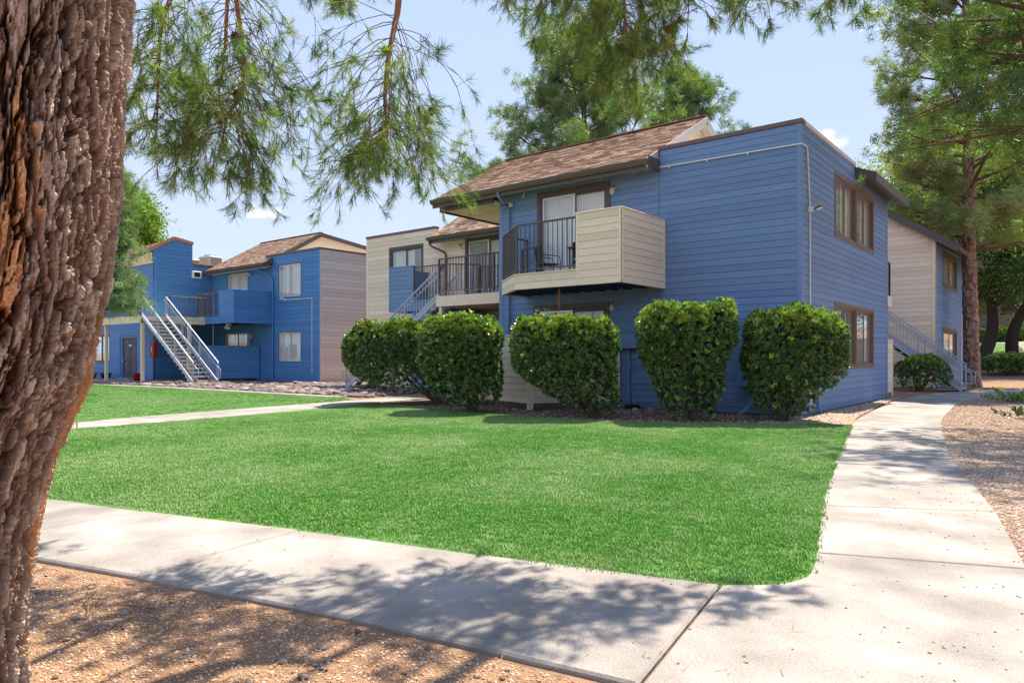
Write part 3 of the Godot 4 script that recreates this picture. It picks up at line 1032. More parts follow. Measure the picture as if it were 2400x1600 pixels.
func ac_unit(p: Vector3, turn: float, label: String) -> void:
	var a := thing("air_conditioner", label, "air conditioner", "rooftop air conditioners", p)
	a.rotation.y = turn
	var b := MB.new()
	b.cbox(Vector3(-0.5, 0.05, -0.5), Vector3(0.5, 1.05, 0.5), 0.06)
	obj("case", b, M.ac, a)
	for k in 9:
		for s in [0, 1]:
			var l := MB.new()
			l.t = Transform3D(Basis(UP, s * PI / 2), Vector3.ZERO)
			l.box(Vector3(-0.42, 0.16 + k * 0.09, 0.5), Vector3(0.42, 0.19 + k * 0.09, 0.515))
			obj("louvre", l, M.bronze, a)
	var g := MB.new()
	g.lathe([Vector2(0.0, 1.05), Vector2(0.40, 1.05), Vector2(0.38, 1.12), Vector2(0.0, 1.13)], 18)
	obj("fan_grille", g, M.bronze, a)
	var ft := MB.new()
	ft.box(Vector3(-0.55, 0.0, -0.45), Vector3(0.55, 0.05, 0.45))
	obj("base", ft, M.flashing, a)

func left_block() -> void:
	var B := thing("apartment_block", "bright cobalt blue apartment block at the left with blue balcony and shingled gable roof", "apartment building", "apartment blocks of the complex")
	var Z := -5.22
	var XR := -24.87
	var XL := -35.3
	var f := frame(Vector3(XL, 0, Z), Vector3.RIGHT)
	var L := XR - XL
	var hs := [[-28.45 - XL, -26.49 - XL, 4.42, 6.10], [-28.45 - XL, -26.49 - XL, 1.04, 2.55], [-33.6 - XL, -31.5 - XL, 3.4, 6.0], [-33.9 - XL, -31.3 - XL, 0.15, 2.62]]
	var w := part("wall", B)
	slab_with_holes(f, L, 0.0, 6.12, hs, 0.16, M.cobalt0, w)
	boards(f, L - 0.1, 0.14, 6.12, 0.21, hs, "cobalt", w)
	var par := MB.new()
	par.t = f
	par.box(Vector3(-29.65 - XL, 6.121, -0.16), Vector3(L, 6.68, 0.0))
	obj("parapet", par, M.cobalt0, w)
	var fp := frame(Vector3(-29.65, 0, Z), Vector3.RIGHT)
	boards(fp, -29.65 * -1.0 + XR - 0.1, 6.12, 6.67, 0.19, [], "cobalt", w)
	var fr := frame(Vector3(XR, 0, Z), Vector3(0, 0, -1))
	var w2 := part("wall", B)
	slab_with_holes(fr, 11.0, 0.0, 6.68, [], 0.16, M.greige0, w2)
	boards(fr, 11.0, 0.14, 6.67, 0.2, [], "greige", w2)
	for q in [[f, L - 0.1, L + 0.03, M.cobalt2], [fr, -0.03, 0.09, M.greige2]]:
		var c := MB.new()
		c.t = q[0]
		c.cbox(Vector3(q[1], 0.0, 0.002), Vector3(q[2], 6.67, 0.028), 0.004)
		obj("corner_board", c, q[3], B)
	var cp := MB.new()
	cp.cbox(Vector3(-29.7, 6.68, Z - 0.2), Vector3(XR + 0.05, 6.78, Z + 0.05), 0.006)
	obj("parapet_cap", cp, M.cap, B)
	var cp2 := MB.new()
	cp2.cbox(Vector3(XR - 0.2, 6.681, Z - 11.0), Vector3(XR + 0.048, 6.778, Z - 0.205), 0.006)
	obj("parapet_cap", cp2, M.cap, B)
	var rest := MB.new()
	rest.box(Vector3(-45, 6.0, -16.2), Vector3(XR - 0.17, 6.1, Z - 0.18))
	rest.box(Vector3(-45, 0, -16.4), Vector3(XR - 0.01, 6.3, -16.22))
	rest.box(Vector3(-29.6, 6.12, -15.0), Vector3(-29.5, 6.68, Z - 0.21))
	obj("back_walls", rest, M.greige1, B)
	var hk := [["window", 0, {"sash_w": 0.035, "open0": 0.1}], ["window", 1, {"sash_w": 0.035}], ["sliding_door", 2, {"door": true, "open0": 0.0}], ["sliding_door", 3, {"door": true, "sash0": M.alu}]]
	for k in hk:
		var h: Array = hs[k[1]]
		var o: Dictionary = k[2]
		o["called"] = k[0]
		o["trim_w"] = 0.03
		o["frame"] = M.alu
		window(B, f, h[0], h[1], h[2], h[3], o)
	trim_ring(f, hs[0][0] - 0.09, hs[0][1] + 0.09, hs[0][2] - 0.09, hs[0][3] + 0.09, 0.13, 0.002, 0.03, M.cobalt2, B, "window_surround")
	trim_ring(f, hs[1][0] - 0.09, hs[1][1] + 0.09, hs[1][2] - 0.09, hs[1][3] + 0.09, 0.13, 0.002, 0.03, M.cobalt2, B, "window_surround")
	var roof := gable_roof(B, -35.2, -29.0, Z + 0.56, 6.28, -8.3, 8.34, 120, PAL, M.bronze, -12.4, 7.85)
	gutter(roof, -35.25, -29.0, Z + 0.57, 6.24)
	var sf := MB.new()
	sf.box(Vector3(-35.2, 6.125, Z + 0.03), Vector3(-29.1, 6.15, Z + 0.5))
	obj("soffit", sf, M.cream, B)
	var gb := MB.new()
	gb.t = Transform3D(Basis(Vector3(0, 0, -1), UP, Vector3.RIGHT), Vector3(-29.3, 0, Z))
	gb.prism(PackedVector2Array([Vector2(0.0, 6.1), Vector2(7.2, 6.1), Vector2(7.2, 7.72), Vector2(3.08, 8.22), Vector2(0.0, 6.36)]), -0.1, 0.0)
	obj("gable", gb, M.tan1, B)
	var bw := MB.new()
	bw.box(Vector3(-35.2, 6.1, -12.45), Vector3(-29.3, 7.75, -12.3))
	obj("back_wall", bw, M.tan1, B)
	beam_obj("rake_board", Vector3(-29.03, 6.12, Z + 0.6), Vector3(-29.03, 8.24, -8.3), 0.05, 0.24, M.bronze, roof)
	beam_obj("rake_board", Vector3(-29.03, 8.24, -8.3), Vector3(-29.03, 7.75, -12.4), 0.05, 0.24, M.bronze, roof)
	balcony(B, [Vector2(-32.9, Z + 0.02), Vector2(-32.9, -3.0), Vector2(-30.6, -3.0), Vector2(-29.09, -3.0), Vector2(-29.09, Z + 0.02)], ["rail", "rail", "solid", "solid"], "cobalt", M.rail_brown, M.blue_dark)
	var fc := part("patio_fence", B)
	fence_run(fc, [Vector2(-33.5, -3.1), Vector2(-31.2, -2.9), Vector2(-30.3, Z + 0.06)], 0.12, 1.84, "cobalt")
	pipe("downspout", [Vector3(-29.9, 6.1, Z + 0.6), Vector3(-29.9, 5.95, Z + 0.55), Vector3(-29.3, 5.7, Z + 0.08), Vector3(-28.95, 5.4, Z + 0.08), Vector3(-28.95, 0.08, Z + 0.08)], 0.045, M.cobalt2, B)
	pipe("conduit", [Vector3(-27.7, 4.27, Z + 0.04), Vector3(-25.49, 4.25, Z + 0.04), Vector3(-25.49, 0.45, Z + 0.04)], 0.018, M.white, B)
	floodlight(Vector3(-27.8, 4.27, Z + 0.07), Vector3(0, 0.1, 1), Vector3.LEFT, "white floodlight below the upper window of the cobalt blue block", M.white)
	wall_lamp(f, -31.2 - XL, 5.95, "jar lamp beside the upper sliding door of the cobalt blue block")
	wall_lamp(f, -31.0 - XL, 2.5, "jar lamp above the low patio wall of the cobalt blue block")
	# entry wing further left, its side towards the lawn corner
	var E := thing("apartment_wing", "cobalt blue entry wing at far left with stepped gable and dark panelled door", "apartment building", "apartment blocks of the complex")
	var ZF := -1.8
	var fe := frame(Vector3(-46, 0, ZF), Vector3.RIGHT)
	var LE := 46.0 + XL
	var he := [[46 - 39.75, 46 - 37.3, 0.0, 2.5], [46 - 43.6, 46 - 41.2, 0.95, 2.58], [46 - 39.2, 46 - 37.6, 3.4, 5.7]]
	var we := part("wall", E)
	slab_with_holes(fe, LE, 0.0, 6.5, he, 0.16, M.cobalt0, we)
	boards(fe, LE - 0.12, 0.14, 6.5, 0.21, he, "cobalt", we)
	var fs := frame(Vector3(XL, 0, ZF), Vector3(0, 0, -1))
	var ws := part("wall", E)
	slab_with_holes(fs, 3.4, 0.0, 6.6, [], 0.16, M.cobalt0, ws)
	boards(fs, 3.38, 0.14, 7.95, 0.21, [], "cobalt", ws, [[6.59, 0.0, 3.38], [6.6, 0.0, 2.15], [7.3, 0.0, 2.15], [7.95, 1.1, 2.15]])
	var gp := MB.new()
	gp.t = fs
	gp.prism(PackedVector2Array([Vector2(0, 6.6), Vector2(2.15, 6.6), Vector2(2.15, 7.78), Vector2(1.1, 7.95), Vector2(0, 7.3)]), -0.3, 0.0)
	obj("gable", gp, M.cobalt0, E)
	beam_obj("rake_board", fs * Vector3(-0.5, 7.08, 0.02), fs * Vector3(1.1, 8.0, 0.02), 0.08, 0.2, M.trim_copper, E)
	beam_obj("rake_board", fs * Vector3(1.1, 8.0, 0.021), fs * Vector3(2.2, 7.82, 0.021), 0.08, 0.18, M.trim_copper, E)
	beam_obj("parapet_cap", fs * Vector3(2.2, 6.62, -0.05), fs * Vector3(3.4, 6.62, -0.05), 0.3, 0.1, M.cap, E)
	var cb := MB.new()
	cb.t = fs
	cb.cbox(Vector3(-0.03, 0.0, 0.002), Vector3(0.11, 7.25, 0.03), 0.004)
	obj("corner_board", cb, M.cobalt2, E)
	var er := part("roof", E)
	shingles(er, Vector3(-46, 7.06, ZF + 0.5), Vector3.RIGHT, Vector3(0, 0.48, -0.877), 10.68, 1.85, 0, PAL)
	var erb := MB.new()
	erb.quad(Vector3(-46, 7.04, ZF + 0.5), Vector3(XL - 0.02, 7.04, ZF + 0.5), Vector3(XL - 0.02, 7.93, ZF - 1.12), Vector3(-46, 7.93, ZF - 1.12))
	erb.box(Vector3(-46, 6.5, ZF - 2.15), Vector3(XL - 0.31, 7.74, ZF - 2.0))
	obj("deck", erb, M.greige1, er)
	beam_obj("fascia", Vector3(-46, 6.95, ZF + 0.5), Vector3(XL, 6.95, ZF + 0.5), 0.05, 0.2, M.bronze, er)
	var flr := MB.new()
	flr.box(Vector3(-46, 6.45, ZF - 3.4), Vector3(XL - 0.18, 6.5, ZF - 0.17))
	obj("ceiling", flr, M.cream, E)
	window(E, fe, he[1][0], he[1][1], he[1][2], he[1][3], {"trim_w": 0.05, "open0": 0.0, "blind0": M.curtain_dark})
	for k in [0, 2]:
		var h: Array = he[k]
		var dp := part("door", E)
		var db := MB.new()
		db.t = fe
		db.cbox(Vector3(h[0] + 0.25, h[2] + 0.03, -0.12), Vector3(h[1] - 0.25, h[3] - 0.12, -0.07), 0.005)
		obj("leaf", db, M.door, dp)
		trim_ring(fe, h[0] + 0.25, h[1] - 0.25, h[2], h[3] - 0.12, 0.25, -0.14, -0.02, M.cobalt2, dp, "frame", false)
		var dw: float = h[1] - h[0] - 0.5
		for q in [[0.09, 0.46, 0.12, 0.42], [0.54, 0.91, 0.12, 0.42], [0.09, 0.46, 0.5, 0.78], [0.54, 0.91, 0.5, 0.78], [0.09, 0.46, 0.86, 0.95], [0.54, 0.91, 0.86, 0.95]]:
			var hh: float = h[3] - h[2] - 0.12
			trim_ring(fe, h[0] + 0.25 + dw * q[0] + 0.04, h[0] + 0.25 + dw * q[1] - 0.04, h[2] + hh * q[2], h[2] + hh * q[3], 0.04, -0.071, -0.056, M.black, dp, "panel")
		if k == 0:
			var kb := MB.new()
			kb.t = Transform3D(Basis(), fe * Vector3(h[0] + 0.36, 1.02, -0.02))
			kb.lathe([Vector2(0.0, -0.05), Vector2(0.045, -0.03), Vector2(0.055, 0.0), Vector2(0.045, 0.03), Vector2(0.0, 0.05)], 10)
			kb.t.origin.y = 1.22
			kb.lathe([Vector2(0.0, -0.035), Vector2(0.04, 0.0), Vector2(0.0, 0.035)], 10)
			obj("knob", kb, M.alu, dp)
			var np := MB.new()
			np.t = fe
			np.box(Vector3(h[0] + 0.25 + dw * 0.42, 1.86, -0.069), Vector3(h[0] + 0.25 + dw * 0.6, 1.98, -0.06))
			obj("number_plate", np, M.white, dp)
			var th := MB.new()
			th.t = fe
			th.box(Vector3(h[0] + 0.1, 0.0, 0.02), Vector3(h[1] - 0.1, 0.05, 0.5))
			obj("threshold", th, M.concrete1, dp)
	# landing on posts
	var l := part("landing", E)
	var d := MB.new()
	d.box(Vector3(-36.6, 3.2, ZF + 0.04), Vector3(-32.05, 3.33, 0.36))
	d.box(Vector3(XL + 0.04, 3.2, Z + 0.04), Vector3(-32.05, 3.33, ZF + 0.03))
	obj("deck", d, M.cream, l)
	beam_obj("fascia", Vector3(-36.62, 3.17, 0.38), Vector3(-32.03, 3.17, 0.38), 0.05, 0.36, M.cream, l)
	beam_obj("fascia", Vector3(-32.03, 3.17, -1.0), Vector3(-32.03, 3.17, -3.0), 0.05, 0.36, M.cream, l)
	for q in [Vector3(-32.15, 0, 0.22), Vector3(-31.0, 0, -1.6), Vector3(-36.5, 0, 0.22)]:
		beam_obj("post", q, q + UP * 3.0, 0.15, 0.15, M.tan1, l)
	railing(l, Vector3(-36.5, 3.34, 0.34), Vector3(-32.1, 3.34, 0.34), 0.12, 1.08, M.rail_brown)
	railing(l, Vector3(-32.1, 3.34, -1.1), Vector3(-32.1, 3.34, -3.0), 0.12, 1.08, M.rail_brown)
	stair("grey metal staircase with pale treads in front of the cobalt blue block", Vector3(-32.0, 3.34, 0.30), Vector3.RIGHT, Vector3(0, 0, -1), 5.2, 3.34, 1.2, M.rail_grey)
	wall_lamp(fe, 46 - 36.7, 2.2, "jar lamp beside the dark panelled door under the landing")
	var sl := thing("wall_light", "square white wall light with dark lens high on the side of the cobalt entry wing", "light", "", fs * Vector3(2.35, 6.02, 0.02))
	var s1 := MB.new()
	s1.t = Transform3D(fs.basis, Vector3.ZERO)
	s1.cbox(Vector3(-0.26, -0.2, 0.0), Vector3(0.26, 0.2, 0.16), 0.02)
	obj("housing", s1, M.white, sl)
	var s2 := MB.new()
	s2.t = s1.t
	s2.box(Vector3(-0.17, -0.13, 0.16), Vector3(0.17, 0.13, 0.17))
	obj("lens", s2, M.black, sl)
	var cam := thing("security_light", "small white twin-head security light under the cobalt balcony", "light", "", Vector3(-30.7, 2.95, -3.6))
	var c1 := MB.new()
	c1.box(Vector3(-0.1, -0.03, -0.1), Vector3(0.1, 0.08, 0.1))
	obj("base", c1, M.white, cam)
	for sx in [-0.12, 0.12]:
		var c2 := MB.new()
		c2.t = Transform3D(Basis(Vector3.RIGHT, 0.9), Vector3(sx, -0.12, 0.06))
		c2.lathe([Vector2(0.0, -0.1), Vector2(0.05, -0.09), Vector2(0.08, 0.06), Vector2(0.0, 0.08)], 10)
		obj("lamp_head", c2, M.white, cam)
	var fx := thing("extinguisher_cabinet", "red fire extinguisher cabinet on the cobalt wall beneath the stairs", "cabinet", "", Vector3(-33.6, 1.25, -1.0))
	var x1 := MB.new()
	x1.cbox(Vector3(-0.22, 0, -0.11), Vector3(0.22, 0.8, 0.11), 0.02)
	obj("case", x1, M.red, fx)
	var x2 := MB.new()
	x2.box(Vector3(-0.05, 0.3, 0.11), Vector3(0.02, 0.55, 0.125))
	obj("handle", x2, M.white, fx)
	beam_obj("bracket", Vector3(0, 0.5, -0.15), Vector3(-1.6, 0.5, -0.5), 0.04, 0.04, M.blue_dark, fx)
	beam_obj("post", Vector3(0, -1.25, 0), Vector3(0, 0, 0), 0.08, 0.08, M.blue_dark, fx)
	ac_unit(Vector3(-38.2, 6.55, -6.6), 0.2, "larger grey air conditioner on the roof between the cobalt gables")
	ac_unit(Vector3(-39.8, 6.45, -6.3), 0.1, "smaller grey air conditioner on the roof beside the stepped gable")
	flower_pot(Vector3(-42.0, 0.0, -0.6), 0.34, 0.62, M.terracotta, true, "large terracotta pot with green plant at the far left window")
	flower_pot(Vector3(-40.6, 0.0, -0.5), 0.36, 0.34, M.terracotta, false, "low wide terracotta pot left of the dark door")
	flower_pot(Vector3(-39.7, 0.0, -1.0), 0.3, 0.32, M.black, false, "black plastic pot against the wall left of the dark door")
	flower_pot(Vector3(-34.0, 0.0, -0.3), 0.22, 0.42, M.red, false, "dark red flower pot beside the landing post")

func flower_pot(p: Vector3, r: float, h: float, m: Material, plant: bool, label: String) -> void:
	var o := thing("flower_pot", label, "flower pot", "", p)
	var b := MB.new()
	b.lathe([Vector2(0, 0), Vector2(r * 0.7, 0), Vector2(r * 0.95, h * 0.85), Vector2(r * 1.08, h * 0.86), Vector2(r * 1.08, h), Vector2(r * 0.92, h), Vector2(r * 0.9, h * 0.9), Vector2(0, h * 0.88)], 18)
	obj("pot", b, m, o)
	if plant:
		var l := MB.new()
		for k in 60:
			l.col = Color(0.05, 0.12, 0.025) * rng.randf_range(0.7, 1.5)
			var a := rng.randf() * TAU
			var d := Vector3(cos(a), rng.randf_range(0.6, 2.5), sin(a)).normalized()
			var q := Vector3(0, h * 0.9, 0) + d * 0.3
			var s := d.cross(UP).normalized() * 0.04
			l.quad(q, q + d * 0.2 + s, q + d * 0.45, q + d * 0.2 - s)
		obj("leaves", l, M.leaf, o).set_meta("kind", "stuff")

func right_block() -> void:
	var B := thing("apartment_block", "apartment block beyond the large blue one with sloping tan side wall and dark rake", "apartment building", "apartment blocks of the complex")
	var Z := -17.5
	var X := 0.1
	var f := frame(Vector3(-9.9, 0, Z), Vector3.RIGHT)
	var w := part("wall", B)
	slab_with_holes(f, 10.0, 0.0, 6.1, [], 0.16, M.tan0, w)
	boards(f, 9.9, 0.14, 9.0, 0.19, [], "tan", w, [[6.1, 0.0, 9.9], [9.16, 0.0, 5.4]])
	var g := MB.new()
	g.t = f
	g.prism(PackedVector2Array([Vector2(0, 6.1), Vector2(10, 6.1), Vector2(10, 6.2), Vector2(5.5, 9.2), Vector2(0, 6.2)]), -0.16, 0.0)
	obj("gable", g, M.tan0, w)
	var hs := [[1.9, 5.9, 4.45, 5.82], [1.9, 5.9, 1.09, 2.46]]
	var fr := frame(Vector3(X, 0, Z), Vector3(0, 0, -1))
	var w2 := part("wall", B)
	slab_with_holes(fr, 8.3, 0.0, 6.0, hs, 0.16, M.blue0, w2)
	boards(fr, 8.3, 0.14, 6.0, 0.24, hs, "blue", w2)
	for h in hs:
		window(B, fr, h[0], h[1], h[2], h[3], {"trim": M.window_brown, "frame": M.window_brown, "trim_w": 0.12, "sash_w": 0.1, "open0": 0.2, "open1": 0.3})
	for q in [[f, 9.9, 10.03, M.tan2], [fr, -0.03, 0.12, M.blue2]]:
		var c := MB.new()
		c.t = q[0]
		c.cbox(Vector3(q[1], 0.0, 0.002), Vector3(q[2], 6.05, 0.03), 0.004)
		obj("corner_board", c, q[3], B)
	var rest := MB.new()
	rest.box(Vector3(-9.9, 0, Z - 8.5), Vector3(X - 0.01, 6.0, Z - 8.32))
	rest.box(Vector3(-9.9, 0, Z - 8.3), Vector3(-9.7, 6.0, Z - 0.17))
	obj("back_walls", rest, M.blue1, B)
	var roof := part("roof", B)
	var rd := MB.new()
	rd.prism(PackedVector2Array([Vector2(0.95, 5.62), Vector2(0.95, 5.76), Vector2(-4.4, 9.38), Vector2(-10.5, 5.6), Vector2(-10.5, 5.45), Vector2(-4.4, 9.22)]), Z - 8.6, Z + 0.32)
	obj("deck", rd, M.bronze, roof)
	var s := Vector3(-0.828, 0.561, 0.0)
	shingles(roof, Vector3(0.95, 5.765, Z + 0.32), Vector3(0, 0, -1), s, 8.9, 6.4, 0, PAL)
	beam_obj("rake_board", Vector3(0.97, 5.66, Z + 0.34), Vector3(-4.4, 9.28, Z + 0.34), 0.05, 0.3, M.bronze, roof)
	beam_obj("fascia", Vector3(0.97, 5.68, Z + 0.33), Vector3(0.97, 5.68, Z - 8.6), 0.05, 0.2, M.bronze, roof)
	pipe("conduit", [Vector3(X + 0.04, 3.4, Z - 7.6), Vector3(X + 0.04, 0.2, Z - 7.6)], 0.02, M.white, B)
	stair("grey metal staircase at the right, descending past the small round shrub", Vector3(-2.9, 3.36, -14.9), Vector3.RIGHT, Vector3(0, 0, -1), 4.2, 3.36, 1.35, M.rail_grey)
	var ys := thing("painted_kerb", "short bright yellow painted kerb block at the foot of the right staircase", "kerb block", "", Vector3(2.35, 0.0, -16.3))
	var yb := MB.new()
	yb.cbox(Vector3(-0.12, 0.0, -0.45), Vector3(0.12, 0.14, 0.45), 0.02)
	obj("block", yb, M.yellow, ys)
	# small pale block far behind
	var D := thing("apartment_block", "small pale far-off block with balcony railing seen beneath the trees at right", "apartment building", "apartment blocks of the complex", Vector3(-3.4, 2.6, -67.0))
	var b := MB.new()
	b.box(Vector3(-5, -2.5, -5), Vector3(4.5, 5.5, 0))
	obj("wall", b, M.tan2, D)
	var wn := MB.new()
	for k in 3:
		wn = MB.new()
		wn.box(Vector3(-4.5 + 3.2 * k, 2.9, 0.0), Vector3(-3.1 + 3.2 * k, 4.9, 0.06))
		obj("window", wn, M.curtain_dark, D)
	var bl := MB.new()
	bl.box(Vector3(-4, -0.2, 0.05), Vector3(4.2, 1.6, 1.2))
	obj("lower_balcony", bl, M.blue1, D)
	for k in 21:
		var x := MB.new()
		x.box(Vector3(-4 + k * 0.4, 1.6, 1.1), Vector3(-3.93 + k * 0.4, 2.9, 1.17))
		obj("baluster", x, M.rail_grey, D)
	var tr := MB.new()
	tr.box(Vector3(-4, 2.9, 1.08), Vector3(4.2, 3.0, 1.2))
	obj("top_rail", tr, M.rail_grey, D)
	var rf := MB.new()
	rf.prism(PackedVector2Array([Vector2(-5.5, 5.5), Vector2(5, 5.5), Vector2(4, 7.2), Vector2(-4.5, 7.2)]), -5.5, 0.6)
	obj("roof", rf, M.cap, D)

# ------------------------------------------------------------------ ground
func gh(x: float, z: float) -> float:     # the land rises gently behind the blocks
	var d := -22.0 - z
	if d <= 0.0:
		return 0.0
	return 0.0035 * d * d if d < 20.0 else minf(1.4 + (d - 20.0) * 0.10, 4.5)

func inset(poly: PackedVector2Array, d: float) -> PackedVector2Array:
	var out := PackedVector2Array()
	var m := poly.size()
	var s := 1.0 if not Geometry2D.is_polygon_clockwise(poly) else -1.0
	for i in m:
		var a := (poly[i] - poly[(i + m - 1) % m]).normalized()
		var b := (poly[(i + 1) % m] - poly[i]).normalized()
		var n := (Vector2(-a.y, a.x) + Vector2(-b.y, b.x)).normalized() * s
		var k := maxf(0.5, absf(n.dot(Vector2(-a.y, a.x))))
		out.append(poly[i] + n * d / k)
	return out

func slab(called: String, pts: Array, y0: float, y1: float, m: Material, parent: Node, gap := 0.0, ch := 0.008) -> MeshInstance3D:
	var poly := PackedVector2Array()
	for q in pts:
		poly.append(q if q is Vector2 else Vector2(q[0], q[1]))
	if gap != 0.0:
		poly = inset(poly, gap)
	var top := inset(poly, ch)
	var b := MB.new()
	var q := Geometry2D.triangulate_polygon(top)
	for i in range(0, q.size(), 3):
		b.otri(Vector3(top[q[i]].x, y1, top[q[i]].y), Vector3(top[q[i + 1]].x, y1, top[q[i + 1]].y), Vector3(top[q[i + 2]].x, y1, top[q[i + 2]].y), Vector3(top[q[i]].x, y1 - 5.0, top[q[i]].y))
	var n := poly.size()
	var s := Geometry2D.is_polygon_clockwise(poly)
	for i in n:
		var j := (i + 1) % n
		var lo := [Vector3(poly[i].x, y0, poly[i].y), Vector3(poly[j].x, y0, poly[j].y)]
		var mi := [Vector3(poly[i].x, y1 - ch, poly[i].y), Vector3(poly[j].x, y1 - ch, poly[j].y)]
		var hi := [Vector3(top[i].x, y1, top[i].y), Vector3(top[j].x, y1, top[j].y)]
		if not s:
			b.quad(lo[1], lo[0], mi[0], mi[1])
			b.quad(mi[1], mi[0], hi[0], hi[1])
		else:
			b.quad(lo[0], lo[1], mi[1], mi[0])
			b.quad(mi[0], mi[1], hi[1], hi[0])
	return obj(called, b, m, parent)

func V(a: Array) -> PackedVector2Array:
	var o := PackedVector2Array()
	for q in a:
		o.append(Vector2(q[0], q[1]))
	return o

var LAWN := [[1.44, 1.73], [1.95, 4.21], [2.30, 5.9], [2.61, 7.55], [2.87, 8.65], [3.09, 9.65], [3.30, 10.45], [3.45, 11.07], [3.55, 11.45], [3.60, 11.68], [3.61, 11.88], [3.56, 12.05], [3.45, 12.19], [3.28, 12.32], [3.0, 12.43], [2.65, 12.57], [1.79, 12.73], [1.01, 12.90], [-0.05, 13.15], [-1.14, 13.47], [-1.75, 13.62], [-2.65, 13.87], [-4.4, 14.5], [-6.2, 15.2], [-9.3, 16.0], [-9.40, 13.5], [-9.46, 11.27], [-9.61, 9.4], [-10.25, 5.82], [-11.05, 2.9], [-10.2, 3.3], [-9.2, 3.35], [-7.92, 3.62], [-6.3, 3.95], [-4.83, 4.0], [-2.52, 3.85], [-1.2, 3.2], [-0.4, 2.6], [0.81, 1.65]]
var BACKLAWN := [[-42, 3.4], [-31.7, 3.1], [-24.8, 2.35], [-16.2, 2.2], [-13.7, 2.1], [-12.5, 2.6], [-11.95, 4.69], [-11.75, 8.39], [-10.9, 10.78], [-10.7, 16.5], [-25, 22], [-45, 18]]

